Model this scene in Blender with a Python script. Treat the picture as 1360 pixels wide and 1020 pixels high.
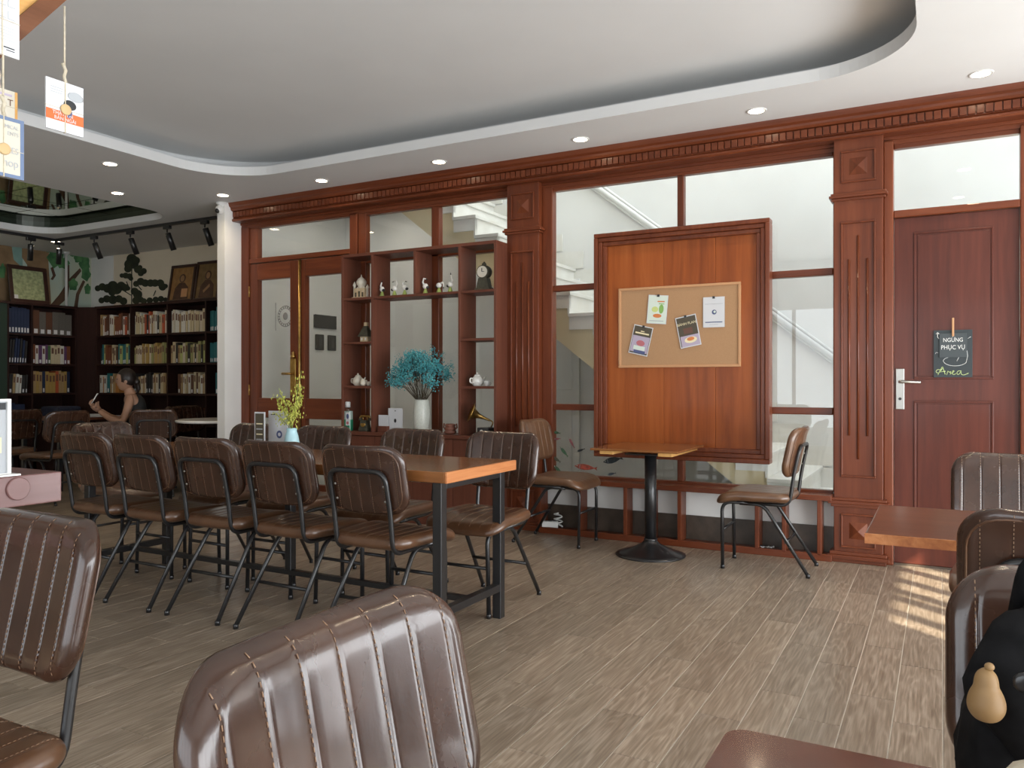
import bpy, bmesh, math, random
from mathutils import Vector, Matrix
PI = math.pi
R = math.radians
random.seed(7)
for o in list(bpy.data.objects):
    bpy.data.objects.remove(o, do_unlink=True)
SC = bpy.context.scene
COL = SC.collection

# ------------------------------------------------------------------ camera
HC = 1.12                      # eye height of a seated photographer
FPX = 1051.0                   # focal length in pixels of the 1360 wide frame
YAW = math.atan(570 / 1051)    # the lens looks 28.5 degrees left of the partition's normal
cam = bpy.data.cameras.new('camera')
cam.sensor_width = 36
cam.lens = 36 * FPX / 1360
cam.shift_y = -2 / 1360
cam.clip_start = 0.02
camo = bpy.data.objects.new('camera', cam)
COL.objects.link(camo)
camo.location = (0, 0, HC)
camo.rotation_euler = (PI / 2, 0, YAW)
SC.camera = camo

# ------------------------------------------------------------------ light and exposure
SC.view_settings.view_transform = 'Standard'
SC.view_settings.look = 'None'
SC.view_settings.gamma = 1
SC.view_settings.use_curve_mapping = False
SC.view_settings.exposure = -0.08
w = bpy.data.worlds.new('sky')
SC.world = w
w.use_nodes = True
w.node_tree.nodes['Background'].inputs[0].default_value = (0.75, 0.87, 1.0, 1)
w.node_tree.nodes['Background'].inputs[1].default_value = 1.6


def area(name, loc, rot, sx, sy, power, col=(1, 1, 1)):
    l = bpy.data.lights.new(name, 'AREA')
    l.shape = 'RECTANGLE'
    l.size, l.size_y, l.energy, l.color = sx, sy, power, col
    o = bpy.data.objects.new(name, l)
    COL.objects.link(o)
    o.location = loc
    o.rotation_euler = rot
    return o


# low sun from the right and behind; it reaches the floor through an added clerestory in the right wall
sun = bpy.data.lights.new('sun', 'SUN')
sun.energy = 15.0
sun.color = (1.0, 0.9, 0.72)
sun.angle = R(0.6)
suno = bpy.data.objects.new('sun', sun)
COL.objects.link(suno)
suno.rotation_euler = Vector((-.77 * .848, .64 * .848, -.53)).to_track_quat('-Z', 'Y').to_euler()
# daylight standing in the window openings of the right and rear walls and of the stairwell
DAY = (0.95, 0.98, 1.0)
area('daylight_right', (2.97, 1.8, .90), (0, R(90), 0), 1.76, 6.8, 415, DAY)
area('daylight_rear', (-1.6, -2.62, 1.35), (R(90), 0, 0), 5.0, 1.9, 85, DAY)
area('daylight_stairwell', (1.62, 6.2, 2.2), (0, R(90), 0), 2.0, 1.2, 15, DAY)
area('added_skylight', (-1.2, 6.35, 4.62), (0, 0, 0), 3.6, 0.9, 58, DAY)  # shines through a skylight added above the stairs to brighten them

# ------------------------------------------------------------------ measuring helpers (world points on known planes)
_s, _c = math.sin(YAW), math.cos(YAW)


def ray(px, py):
    u = (px - 680) / FPX
    return (-_s + _c * u, _c + _s * u, (508 - py) / FPX)


def at_y(px, py, Y):
    r = ray(px, py); d = Y / r[1]
    return Vector((r[0] * d, Y, HC + r[2] * d))


def at_x(px, py, X):
    r = ray(px, py); d = X / r[0]
    return Vector((X, r[1] * d, HC + r[2] * d))


# ------------------------------------------------------------------ object helpers
def link(o, parent=None):
    COL.objects.link(o)
    if parent is not None:
        o.parent = parent
    return o


def tag(o, label=None, cat=None, group=None, kind=None):
    if label: o['label'] = label
    if cat: o['category'] = cat
    if group: o['group'] = group
    if kind: o['kind'] = kind
    return o


def thing(name, label, cat, loc=(0, 0, 0), rz=0, group=None, kind=None):
    o = bpy.data.objects.new(name, None)
    o.empty_display_size = .05
    link(o)
    o.location = loc
    o.rotation_euler = (0, 0, rz)
    return tag(o, label, cat, group, kind)


def kids(o):
    return [c for c in bpy.data.objects if c.parent == o]


def copy_tree(o, parent=None):
    c = o.copy()
    COL.objects.link(c)
    c.parent = parent
    for ch in list(o.children):
        copy_tree(ch, c)
    return c


class MB:
    """collects geometry; build() links it as one mesh object"""
    def __init__(s):
        s.v, s.f, s.m, s.sm = [], [], [], []

    def add(s, vs, fs, mi=0, smooth=False):
        b = len(s.v)
        s.v += [tuple(p) for p in vs]
        for f in fs:
            s.f.append(tuple(b + i for i in f)); s.m.append(mi); s.sm.append(smooth)
        return s

    def box(s, x0, x1, y0, y1, z0, z1, mi=0, bev=0):
        if bev:
            b = min(bev, abs(x1 - x0) * .45, abs(y1 - y0) * .45, abs(z1 - z0) * .45)
            bm = bmesh.new()
            bmesh.ops.create_cube(bm, size=1)
            for v in bm.verts:
                v.co = ((x0 + x1) / 2 + v.co.x * (x1 - x0), (y0 + y1) / 2 + v.co.y * (y1 - y0), (z0 + z1) / 2 + v.co.z * (z1 - z0))
            bmesh.ops.bevel(bm, geom=bm.edges[:], offset=b, segments=2, affect='EDGES', profile=.5)
            bm.verts.index_update()
            bmesh.ops.recalc_face_normals(bm, faces=bm.faces)
            s.add([v.co[:] for v in bm.verts], [[v.index for v in f.verts] for f in bm.faces], mi)
            bm.free()
            return s
        vs = [(x, y, z) for x in (x0, x1) for y in (y0, y1) for z in (z0, z1)]
        fs = [(0, 1, 3, 2), (4, 6, 7, 5), (0, 4, 5, 1), (2, 3, 7, 6), (0, 2, 6, 4), (1, 5, 7, 3)]
        return s.add(vs, fs, mi)

    def tube(s, pts, r, seg=8, mi=0, closed=False, rr=None, cap=True):
        pts = [Vector(p) for p in pts]
        n = len(pts)
        ring, prev = [], None
        for i, p in enumerate(pts):
            if closed:
                t = pts[(i + 1) % n] - pts[i - 1]
            else:
                t = pts[min(i + 1, n - 1)] - pts[max(i - 1, 0)]
            t.normalize()
            if prev is None:
                a = Vector((0, 0, 1)) if abs(t.z) < .9 else Vector((1, 0, 0))
                nrm = a.cross(t).normalized()
            else:
                nrm = (prev - t * prev.dot(t)).normalized()
            prev = nrm
            bn = t.cross(nrm)
            rad = rr[i] if rr else r
            ring.append([p + (nrm * math.cos(2 * PI * k / seg) + bn * math.sin(2 * PI * k / seg)) * rad for k in range(seg)])
        vs = [q for rg in ring for q in rg]
        fs = []
        for i in range(n if closed else n - 1):
            j = (i + 1) % n
            for k in range(seg):
                k2 = (k + 1) % seg
                fs.append((i * seg + k, i * seg + k2, j * seg + k2, j * seg + k))
        s.add(vs, fs, mi, True)
        if cap and not closed:
            b = len(s.v) - len(vs)
            s.f.append(tuple(b + k for k in reversed(range(seg)))); s.m.append(mi); s.sm.append(False)
            s.f.append(tuple(b + (n - 1) * seg + k for k in range(seg))); s.m.append(mi); s.sm.append(False)
        return s

    def lathe(s, prof, seg=20, mi=0, c=(0, 0, 0), smooth=True, cap=True):
        vs, fs = [], []
        for (r, z) in prof:
            for k in range(seg):
                a = 2 * PI * k / seg
                vs.append((c[0] + r * math.cos(a), c[1] + r * math.sin(a), c[2] + z))
        for i in range(len(prof) - 1):
            for k in range(seg):
                k2 = (k + 1) % seg
                fs.append((i * seg + k, i * seg + k2, (i + 1) * seg + k2, (i + 1) * seg + k))
        s.add(vs, fs, mi, smooth)
        if cap:
            b = len(s.v) - len(vs)
            if prof[0][0] > 1e-5:
                s.f.append(tuple(b + k for k in reversed(range(seg)))); s.m.append(mi); s.sm.append(False)
            if prof[-1][0] > 1e-5:
                e = b + (len(prof) - 1) * seg
                s.f.append(tuple(e + k for k in range(seg))); s.m.append(mi); s.sm.append(False)
        return s

    def ell(s, c, rx, ry, rz, mi=0, seg=12, rings=8, M=None):
        vs = []
        for i in range(rings + 1):
            ph = PI * i / rings
            for k in range(seg):
                a = 2 * PI * k / seg
                p = Vector((rx * math.sin(ph) * math.cos(a), ry * math.sin(ph) * math.sin(a), -rz * math.cos(ph)))
                if M: p = M @ p
                vs.append(Vector(c) + p)
        fs = []
        for i in range(rings):
            for k in range(seg):
                k2 = (k + 1) % seg
                fs.append((i * seg + k, i * seg + k2, (i + 1) * seg + k2, (i + 1) * seg + k))
        return s.add(vs, fs, mi, True)

    def prism(s, poly, axis, a0, a1, mi=0, smooth=False):
        """poly: 2-D points; axis 'x': (y,z), 'y': (x,z), 'z': (x,y); extruded a0..a1"""
        n = len(poly)

        def P(p, a):
            return (a, p[0], p[1]) if axis == 'x' else ((p[0], a, p[1]) if axis == 'y' else (p[0], p[1], a))
        vs = [P(p, a0) for p in poly] + [P(p, a1) for p in poly]
        fs = [tuple(range(n)), tuple(reversed(range(n, 2 * n)))]
        fs += [(i, (i + 1) % n, n + (i + 1) % n, n + i) for i in range(n)]
        return s.add(vs, fs, mi, smooth)

    def build(s, name, mats, parent=None, loc=None, fix=True):
        me = bpy.data.meshes.new(name)
        me.from_pydata(s.v, [], s.f)
        if not isinstance(mats, (list, tuple)): mats = [mats]
        for m in mats: me.materials.append(m)
        me.polygons.foreach_set('material_index', s.m)
        me.polygons.foreach_set('use_smooth', s.sm)
        if fix:
            bm = bmesh.new(); bm.from_mesh(me)
            bmesh.ops.remove_doubles(bm, verts=bm.verts, dist=1e-6)
            bmesh.ops.recalc_face_normals(bm, faces=bm.faces)
            bm.to_mesh(me); bm.free()
        me.update()
        o = bpy.data.objects.new(name, me)
        if loc: o.location = loc
        return link(o, parent)


def again(o, parent=None, loc=None, rot=None, scale=None):
    c = o.copy()
    COL.objects.link(c)
    c.parent = parent
    if loc is not None: c.location = loc
    if rot is not None: c.rotation_euler = rot
    if scale is not None: c.scale = scale
    return c


def fillet(pts, r, n=5):
    pts = [Vector(p) for p in pts]
    out = [pts[0]]
    for i in range(1, len(pts) - 1):
        a, b, c = pts[i - 1], pts[i], pts[i + 1]
        d1, d2 = (a - b), (c - b)
        rr = min(r, d1.length * .45, d2.length * .45)
        p, q = b + d1.normalized() * rr, b + d2.normalized() * rr
        for k in range(n + 1):
            t = k / n
            out.append(p * (1 - t) ** 2 + b * 2 * t * (1 - t) + q * t * t)
    out.append(pts[-1])
    return out


def rrect(x0, x1, y0, y1, r, n=10):
    out = []
    for cx, cy, a0 in ((x1 - r, y1 - r, 0), (x0 + r, y1 - r, 90), (x0 + r, y0 + r, 180), (x1 - r, y0 + r, 270)):
        for k in range(n + 1):
            a = R(a0 + 90 * k / n)
            out.append((cx + r * math.cos(a), cy + r * math.sin(a)))
    return out


def slab_holes(name, outer, holes, z0, z1, mat):
    """horizontal slab with holes"""
    cu = bpy.data.curves.new(name, 'CURVE')
    cu.dimensions = '2D'
    cu.fill_mode = 'BOTH'
    for lp in [outer] + holes:
        sp = cu.splines.new('POLY')
        sp.points.add(len(lp) - 1)
        for i, p in enumerate(lp): sp.points[i].co = (p[0], p[1], 0, 1)
        sp.use_cyclic_u = True
    cu.extrude = (z1 - z0) / 2
    t = bpy.data.objects.new('tmp', cu)
    COL.objects.link(t)
    bpy.context.view_layer.update()
    me = bpy.data.meshes.new_from_object(t.evaluated_get(bpy.context.evaluated_depsgraph_get()))
    bpy.data.objects.remove(t)
    me.name = name
    me.materials.clear(); me.materials.append(mat)
    for p in me.polygons: p.use_smooth = False
    o = bpy.data.objects.new(name, me)
    o.location = (0, 0, (z0 + z1) / 2)
    return link(o)


def text(body, size, mat, parent, loc, rot, name='lettering', align='CENTER', ext=.0006, shear=0, xs=1):
    cu = bpy.data.curves.new('t', 'FONT')
    cu.body = body; cu.size = size; cu.align_x = align; cu.align_y = 'CENTER'; cu.extrude = ext; cu.shear = shear
    cu.resolution_u = 3
    t = bpy.data.objects.new('tmp', cu)
    COL.objects.link(t)
    bpy.context.view_layer.update()
    me = bpy.data.meshes.new_from_object(t.evaluated_get(bpy.context.evaluated_depsgraph_get()))
    bpy.data.objects.remove(t)
    me.materials.clear(); me.materials.append(mat)
    o = bpy.data.objects.new(name, me)
    link(o, parent)
    o.location = loc; o.rotation_euler = rot; o.scale = (xs, 1, 1)
    return o


# ------------------------------------------------------------------ materials
MATS = {}


def mat(name, col, rough=.5, metal=0, coat=0, emit=None, es=0, spec=.5):
    m = bpy.data.materials.new(name)
    m.use_nodes = True
    b = m.node_tree.nodes['Principled BSDF']
    b.inputs['Base Color'].default_value = (*col, 1)
    b.inputs['Roughness'].default_value = rough
    b.inputs['Metallic'].default_value = metal
    b.inputs['Coat Weight'].default_value = coat
    b.inputs['Coat Roughness'].default_value = .1
    b.inputs['Specular IOR Level'].default_value = spec
    if emit:
        b.inputs['Emission Color'].default_value = (*emit, 1)
        b.inputs['Emission Strength'].default_value = es
    MATS[name] = m
    return m


def nd(m, typ, **kw):
    n = m.node_tree.nodes.new(typ)
    for k, v in kw.items():
        if k in n.inputs: n.inputs[k].default_value = v
        else: setattr(n, k, v)
    return n


def lk(m, a, b): m.node_tree.links.new(a, b)


def ramp(m, stops):
    r = m.node_tree.nodes.new('ShaderNodeValToRGB')
    e = r.color_ramp.elements
    while len(e) < len(stops): e.new(.5)
    for el, (p, c) in zip(e, stops):
        el.position = p; el.color = (*c, 1)
    return r


def coords(m, scale, rnd=0, src='Object'):
    tc = nd(m, 'ShaderNodeTexCoord')
    mp = nd(m, 'ShaderNodeMapping')
    mp.inputs['Scale'].default_value = scale
    lk(m, tc.outputs[src], mp.inputs['Vector'])
    if rnd:
        oi = nd(m, 'ShaderNodeObjectInfo')
        mu = nd(m, 'ShaderNodeMath', operation='MULTIPLY'); mu.inputs[1].default_value = rnd
        cx = nd(m, 'ShaderNodeCombineXYZ')
        lk(m, oi.outputs['Random'], mu.inputs[0])
        for k in range(3): lk(m, mu.outputs[0], cx.inputs[k])
        lk(m, cx.outputs[0], mp.inputs['Location'])
    return mp.outputs['Vector']


def bump(m, h, strength=.2, dist=.002):
    b = nd(m, 'ShaderNodeBump')
    b.inputs['Strength'].default_value = strength
    b.inputs['Distance'].default_value = dist
    lk(m, h, b.inputs['Height'])
    lk(m, b.outputs['Normal'], m.node_tree.nodes['Principled BSDF'].inputs['Normal'])


def wood(name, dark, mid, light, grain='z', rough=.3, coat=.35, scale=1.0, rnd=9, wear=.0):
    m = mat(name, mid, rough + .06, coat=coat * .35, spec=.28)
    k = 26 * scale
    sc = {'x': (1.6 * scale, k, k), 'y': (k, 1.6 * scale, k), 'z': (k, k, 1.6 * scale)}[grain]
    v = coords(m, sc, rnd)
    n = nd(m, 'ShaderNodeTexNoise'); n.inputs['Scale'].default_value = 1; n.inputs['Detail'].default_value = 6; n.inputs['Roughness'].default_value = .62
    n.inputs['Distortion'].default_value = .6
    lk(m, v, n.inputs['Vector'])
    v2 = coords(m, tuple(q * .16 for q in sc), rnd)
    n2 = nd(m, 'ShaderNodeTexNoise'); n2.inputs['Scale'].default_value = 1; n2.inputs['Detail'].default_value = 2
    lk(m, v2, n2.inputs['Vector'])
    mx = nd(m, 'ShaderNodeMix', data_type='FLOAT'); mx.inputs['Factor'].default_value = .45
    lk(m, n.outputs['Fac'], mx.inputs[2]); lk(m, n2.outputs['Fac'], mx.inputs[3])
    r = ramp(m, [(.3, dark), (.5, mid), (.72, light)])
    lk(m, mx.outputs[0], r.inputs['Fac'])
    lk(m, r.outputs['Color'], m.node_tree.nodes['Principled BSDF'].inputs['Base Color'])
    bump(m, n.outputs['Fac'], .08, .001)
    return m


def noisy(name, c1, c2, scale=8, rough=.5, detail=4, b=0, coat=0, metal=0, src='Object', spec=.5):
    m = mat(name, c1, rough, metal, coat, spec=spec)
    v = coords(m, (1, 1, 1), 5, src)
    n = nd(m, 'ShaderNodeTexNoise'); n.inputs['Scale'].default_value = scale; n.inputs['Detail'].default_value = detail
    lk(m, v, n.inputs['Vector'])
    r = ramp(m, [(.35, c1), (.65, c2)])
    lk(m, n.outputs['Fac'], r.inputs['Fac'])
    lk(m, r.outputs['Color'], m.node_tree.nodes['Principled BSDF'].inputs['Base Color'])
    if b: bump(m, n.outputs['Fac'], b, .003)
    return m


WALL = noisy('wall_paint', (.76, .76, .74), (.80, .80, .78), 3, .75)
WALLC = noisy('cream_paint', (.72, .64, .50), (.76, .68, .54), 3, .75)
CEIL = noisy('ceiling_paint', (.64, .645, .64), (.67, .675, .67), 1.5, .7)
RED = wood('red_wood', (.075, .018, .007), (.135, .033, .012), (.20, .055, .021), 'z', .28)
REDX = wood('red_wood_rail', (.075, .018, .007), (.135, .033, .012), (.20, .055, .021), 'x', .28)
BOARD = wood('board_veneer', (.165, .034, .005), (.29, .070, .011), (.40, .112, .022), 'z', .34, .2, .7)
DOORW = wood('door_wood', (.050, .012, .008), (.088, .021, .012), (.13, .033, .019), 'z', .33, .3, .8)
SHELF = wood('shelf_veneer', (.095, .030, .017), (.13, .043, .025), (.165, .057, .034), 'z', .42, .1)
SHELFX = wood('shelf_veneer_board', (.095, .030, .017), (.13, .043, .025), (.165, .057, .034), 'x', .42, .1)
LIBW = wood('library_wood', (.014, .005, .004), (.024, .008, .006), (.036, .012, .009), 'z', .55, .03)
TABLE = wood('table_wood', (.15, .055, .018), (.235, .092, .03), (.32, .14, .05), 'x', .16, .6)
TABLEE = wood('table_end_grain', (.22, .06, .02), (.42, .15, .05), (.60, .27, .11), 'y', .4, .1, 1.5)
TABLER = wood('small_table_wood', (.10, .035, .018), (.15, .053, .027), (.20, .075, .04), 'x', .22, .5)
BATTEN = wood('batten_wood', (.45, .22, .06), (.62, .34, .11), (.72, .44, .17), 'y', .5, .0)
RACKW = wood('rack_wood', (.10, .038, .018), (.16, .064, .03), (.24, .105, .05), 'y', .35, .3)
BLACK = mat('black_steel', (.012, .012, .013), .32, .0, .2)
CHROME = mat('satin_steel', (.40, .39, .36), .36, 1)
BRASS = noisy('aged_brass', (.42, .25, .07), (.55, .36, .12), 30, .3, metal=1)
WHITE = mat('white_plastic', (.70, .70, .68), .4)
PAPER = mat('white_card', (.60, .61, .63), .6)
DARK = mat('dark_print', (.02, .022, .025), .6)
CAVE = mat('black_gloss_panel', (.012, .012, .012), .2)
MARBLE = noisy('pale_marble', (.72, .70, .64), (.80, .79, .75), 5, .35)
STAIRC = noisy('stringer_plaster', (.66, .55, .34), (.70, .59, .38), 3, .7)
TILEB = noisy('dark_base_tile', (.05, .036, .026), (.085, .062, .046), 12, .35)
CORK = noisy('cork', (.385, .22, .11), (.405, .235, .12), 160, .85, 3, .1)
CORKF = mat('cork_frame', (.50, .265, .125), .5)
STITCH = mat('tan_thread', (.27, .165, .10), .7)


def leather_mat(name, c1, c2, rough):
    m = mat(name, c1, rough, coat=.38)
    v = coords(m, (1, 1, 1), 7)
    n = nd(m, 'ShaderNodeTexNoise'); n.inputs['Scale'].default_value = 9; n.inputs['Detail'].default_value = 5
    lk(m, v, n.inputs['Vector'])
    r = ramp(m, [(.3, c1), (.7, c2)])
    lk(m, n.outputs['Fac'], r.inputs['Fac'])
    b = m.node_tree.nodes['Principled BSDF']
    lk(m, r.outputs['Color'], b.inputs['Base Color'])
    rr = nd(m, 'ShaderNodeMapRange')
    rr.inputs['To Min'].default_value = rough - .06; rr.inputs['To Max'].default_value = rough + .1
    lk(m, n.outputs['Fac'], rr.inputs['Value']); lk(m, rr.outputs[0], b.inputs['Roughness'])
    vo = nd(m, 'ShaderNodeTexVoronoi'); vo.inputs['Scale'].default_value = 240
    lk(m, v, vo.inputs['Vector'])
    mu = nd(m, 'ShaderNodeMath', operation='MULTIPLY_ADD'); mu.inputs[1].default_value = .12
    n3 = nd(m, 'ShaderNodeTexNoise'); n3.inputs['Scale'].default_value = 26; n3.inputs['Detail'].default_value = 4
    lk(m, v, n3.inputs['Vector'])
    lk(m, vo.outputs['Distance'], mu.inputs[0]); lk(m, n3.outputs['Fac'], mu.inputs[2])
    bump(m, mu.outputs[0], .16, .0018)
    return m


LEATHER = leather_mat('brown_leather', (.030, .0125, .0075), (.054, .0235, .0135), .24)
LEATHERS = leather_mat('worn_brown_leather', (.075, .032, .015), (.125, .060, .029), .32)
LITL = leather_mat('lit_leather', (.095, .043, .020), (.145, .071, .035), .34)  # the brown leather again, with the light on it painted in


def glass_mat(name, tint=(.965, .98, .975), f0=.045):
    m = bpy.data.materials.new(name)
    m.use_nodes = True
    nt = m.node_tree
    nt.nodes.clear()
    out = nd(m, 'ShaderNodeOutputMaterial')
    tr = nd(m, 'ShaderNodeBsdfTransparent'); tr.inputs[0].default_value = (*tint, 1)
    gl = nd(m, 'ShaderNodeBsdfGlossy'); gl.inputs['Roughness'].default_value = .0
    lw = nd(m, 'ShaderNodeLayerWeight'); lw.inputs['Blend'].default_value = .5
    pw = nd(m, 'ShaderNodeMath', operation='POWER'); pw.inputs[1].default_value = 5
    ma = nd(m, 'ShaderNodeMath', operation='MULTIPLY_ADD'); ma.inputs[1].default_value = 1 - f0; ma.inputs[2].default_value = f0
    mx = nd(m, 'ShaderNodeMixShader')
    lk(m, lw.outputs['Facing'], pw.inputs[0]); lk(m, pw.outputs[0], ma.inputs[0]); lk(m, ma.outputs[0], mx.inputs[0])
    lk(m, tr.outputs[0], mx.inputs[1]); lk(m, gl.outputs[0], mx.inputs[2]); lk(m, mx.outputs[0], out.inputs[0])
    return m


GLASS = glass_mat('pane_glass')
CLEAR = glass_mat('bottle_clear', (.9, .95, .93))
GREENL = glass_mat('green_liquid', (.05, .5, .28))


def floor_mat(name, island):
    m = mat(name, (.28, .23, .18), .34, coat=.12)
    b = m.node_tree.nodes['Principled BSDF']
    if island:
        g = nd(m, 'ShaderNodeNewGeometry'); rnd = g.outputs['Random Per Island']
    else:
        g = nd(m, 'ShaderNodeObjectInfo'); rnd = g.outputs['Random']
    tc = nd(m, 'ShaderNodeTexCoord')
    mp = nd(m, 'ShaderNodeMapping')
    lk(m, tc.outputs['Object'], mp.inputs['Vector'])
    mu = nd(m, 'ShaderNodeMath', operation='MULTIPLY'); mu.inputs[1].default_value = 37
    lk(m, rnd, mu.inputs[0])
    cx = nd(m, 'ShaderNodeCombineXYZ')
    for k in range(3): lk(m, mu.outputs[0], cx.inputs[k])
    lk(m, cx.outputs[0], mp.inputs['Location'])
    st = nd(m, 'ShaderNodeMapping'); st.inputs['Scale'].default_value = (1, .12, 1)
    lk(m, mp.outputs[0], st.inputs['Vector'])
    # cathedral grain: rings distorted by noise
    n0 = nd(m, 'ShaderNodeTexNoise'); n0.inputs['Scale'].default_value = 7; n0.inputs['Detail'].default_value = 3
    lk(m, st.outputs[0], n0.inputs['Vector'])
    rg = nd(m, 'ShaderNodeMath', operation='MULTIPLY'); rg.inputs[1].default_value = 52
    lk(m, n0.outputs['Fac'], rg.inputs[0])
    si = nd(m, 'ShaderNodeMath', operation='SINE'); lk(m, rg.outputs[0], si.inputs[0])
    n1 = nd(m, 'ShaderNodeTexNoise'); n1.inputs['Scale'].default_value = 130; n1.inputs['Detail'].default_value = 6
    s2 = nd(m, 'ShaderNodeMapping'); s2.inputs['Scale'].default_value = (1, .045, 1)
    lk(m, mp.outputs[0], s2.inputs['Vector']); lk(m, s2.outputs[0], n1.inputs['Vector'])
    sp = nd(m, 'ShaderNodeMath', operation='ABSOLUTE'); lk(m, si.outputs[0], sp.inputs[0])
    sq = nd(m, 'ShaderNodeMath', operation='POWER'); sq.inputs[1].default_value = 5; lk(m, sp.outputs[0], sq.inputs[0])
    a1 = nd(m, 'ShaderNodeMath', operation='MULTIPLY_ADD'); a1.inputs[1].default_value = .15
    lk(m, sq.outputs[0], a1.inputs[0]); lk(m, n1.outputs['Fac'], a1.inputs[2])
    r = ramp(m, [(.28, (.165, .125, .088)), (.52, (.255, .200, .147)), (.80, (.39, .32, .25))])
    lk(m, a1.outputs[0], r.inputs['Fac'])
    hv = nd(m, 'ShaderNodeHueSaturation')
    mr = nd(m, 'ShaderNodeMapRange'); mr.inputs['To Min'].default_value = .86; mr.inputs['To Max'].default_value = 1.14
    lk(m, rnd, mr.inputs['Value']); lk(m, mr.outputs[0], hv.inputs['Value']); lk(m, r.outputs[0], hv.inputs['Color'])
    lk(m, hv.outputs[0], b.inputs['Base Color'])
    bump(m, a1.outputs[0], .12, .001)
    return m


PLANK = floor_mat('plank_tile', False)
PLANKS = floor_mat('plank_tile_far', True)
GROUT = mat('pale_grout', (.74, .70, .63), .8)
ZC = 2.80
# ================================================================== the setting
def struct(o, label, cat):
    return tag(o, label, cat, kind='structure')


def sbox(name, label, cat, boxes, m):
    b = MB()
    for q in boxes: b.box(*q)
    return struct(b.build(name, m), label, cat)


# ---- floor: wood-look plank tiles running towards the partition, pale joints between them
fl = MB().box(-10.2, 2.9, -2.6, 6.8, -.06, -.003).build('floor', GROUT)
struct(fl, 'grey-brown wood-look plank tile floor with pale joints', 'floor')
PW, PL = .1467, .60
cells = []
for i in range(int((-10.1 + .142) / PW) - 1, int(2.95 / PW) + 1):
    x0 = -.142 + i * PW
    off = (i * 7 % 5) / 5 * PL + (.05 if i % 2 else 0)
    y = -2.5 - off
    while y < 6.7:
        a, b_ = max(y, -2.5), min(y + PL, 6.7)
        if b_ - a > .05 and x0 > -10.1 and x0 + PW < 2.8 and not (x0 > -5.9 and a > 5.45):
            if x0 > -5.9: b_ = min(b_, 5.45)
            xc, yc = x0 + PW / 2, (a + b_) / 2
            d = -_s * xc + _c * yc
            vis = False
            if d > .6:
                u = (_c * xc + _s * yc) / d * FPX + 680
                v = 508 + HC / d * FPX
                vis = -60 < u < 1420 and v < 1080
            cells.append((d if vis else 99, x0, a, b_))
        y += PL
cells.sort()
far = MB()
pm = {}
for n, (d, x0, a, b_) in enumerate(cells):
    L = b_ - a
    if n < 300 and d < 99:
        key = round(L, 3)
        loc = (x0 + PW / 2, (a + b_) / 2, 0)
        if key in pm:
            again(pm[key], fl, loc)
        else:
            pm[key] = MB().box(-PW / 2 + .0018, PW / 2 - .0018, -L / 2 + .0009, L / 2 - .0009, -.006, 0, bev=.0012).build('plank', PLANK, fl, loc)
    else:
        far.box(x0 + .0018, x0 + PW - .0018, a + .0009, b_ - .0009, -.006, 0)
tag(far.build('far_planks', PLANKS, fl, fix=False), kind='stuff')

# ---- walls
sbox('wall_left', 'far left library wall painted pale', 'wall', [(-10.2, -10.1, -2.6, 6.8, 0, ZC)], WALLC)
sbox('wall_far', 'cream wall behind the library bookcase', 'wall', [(-10.1, -5.96, 6.7, 6.8, 0, ZC)], WALLC)
sbox('wall_divider', 'white wall end between library and wooden partition', 'wall', [(-5.96, -5.862, 5.2, 6.9, 0, ZC)], WALL)
sbox('wall_stairs', 'white wall behind the staircase', 'wall', [(-5.96, 1.6, 6.9, 7.0, 0, 4.6), (-5.96, 1.6, 5.42, 5.48, ZC, 4.6), (-5.96, -5.86, 5.48, 6.9, ZC, 4.6)], WALL)
sbox('wall_stairs_end', 'white end wall of the stairwell with window opening', 'wall',
     [(1.5, 1.6, 5.48, 6.9, 0, 1.15), (1.5, 1.6, 5.48, 6.9, 3.25, 4.6), (1.5, 1.6, 5.48, 5.58, 1.15, 3.25), (1.5, 1.6, 6.82, 6.9, 1.15, 3.25)], WALL)
sbox('wall_partition_end', 'white wall continuing right of the wooden door', 'wall', [(.52, 2.9, 5.40, 5.48, 0, ZC)], WALL)
# right wall: large window, and an added clerestory whose bars stripe the sun patch
wr = [(2.8, 2.9, -2.6, 5.4, 0, .02), (2.8, 2.9, -2.6, -1.6, .02, ZC), (2.8, 2.9, 5.2, 5.4, .02, ZC),
      (2.8, 2.9, -1.6, 5.2, 2.52, ZC), (2.8, 2.9, -1.6, 5.2, 1.78, 1.9), (2.8, 2.9, -1.6, 1.45, 1.9, 2.52), (2.8, 2.9, 3.1, 5.2, 1.9, 2.52)]
sbox('wall_right', 'white side wall with tall window and barred clerestory', 'wall', wr, WALL)
sbox('wall_rear', 'white wall with wide window behind the viewer', 'wall',
     [(-10.2, -4.1, -2.6, -2.5, 0, ZC), (.9, 2.9, -2.6, -2.5, 0, ZC), (-4.1, .9, -2.6, -2.5, 0, .4), (-4.1, .9, -2.6, -2.5, 2.3, ZC)], WALL)
wn = thing('window_1', 'tall window with dark red wooden mullions in the side wall', 'window', kind='structure')
for yy in (-1.6, -.25, 1.1, 2.45, 3.8, 5.15):
    MB().box(2.82, 2.88, yy, yy + .05, .02, 1.78).build('mullion', RED, wn)
for zz in (.02, 1.73): MB().box(2.82, 2.88, -1.6, 5.2, zz, zz + .05).build('rail', REDX, wn)
wn = thing('added_clerestory', 'barred clerestory window high in the side wall', 'window', kind='structure')
for yy, w_ in ((1.45, .10), (1.72, .07), (2.0, .08), (2.16, .07), (2.42, .07), (2.72, .07), (2.98, .12)):
    MB().box(2.82, 2.88, yy, yy + w_, 1.9, 2.52).build('bar', RED, wn)
wn = thing('window_3', 'wide window with dark red mullions behind the viewer', 'window', kind='structure')
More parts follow.
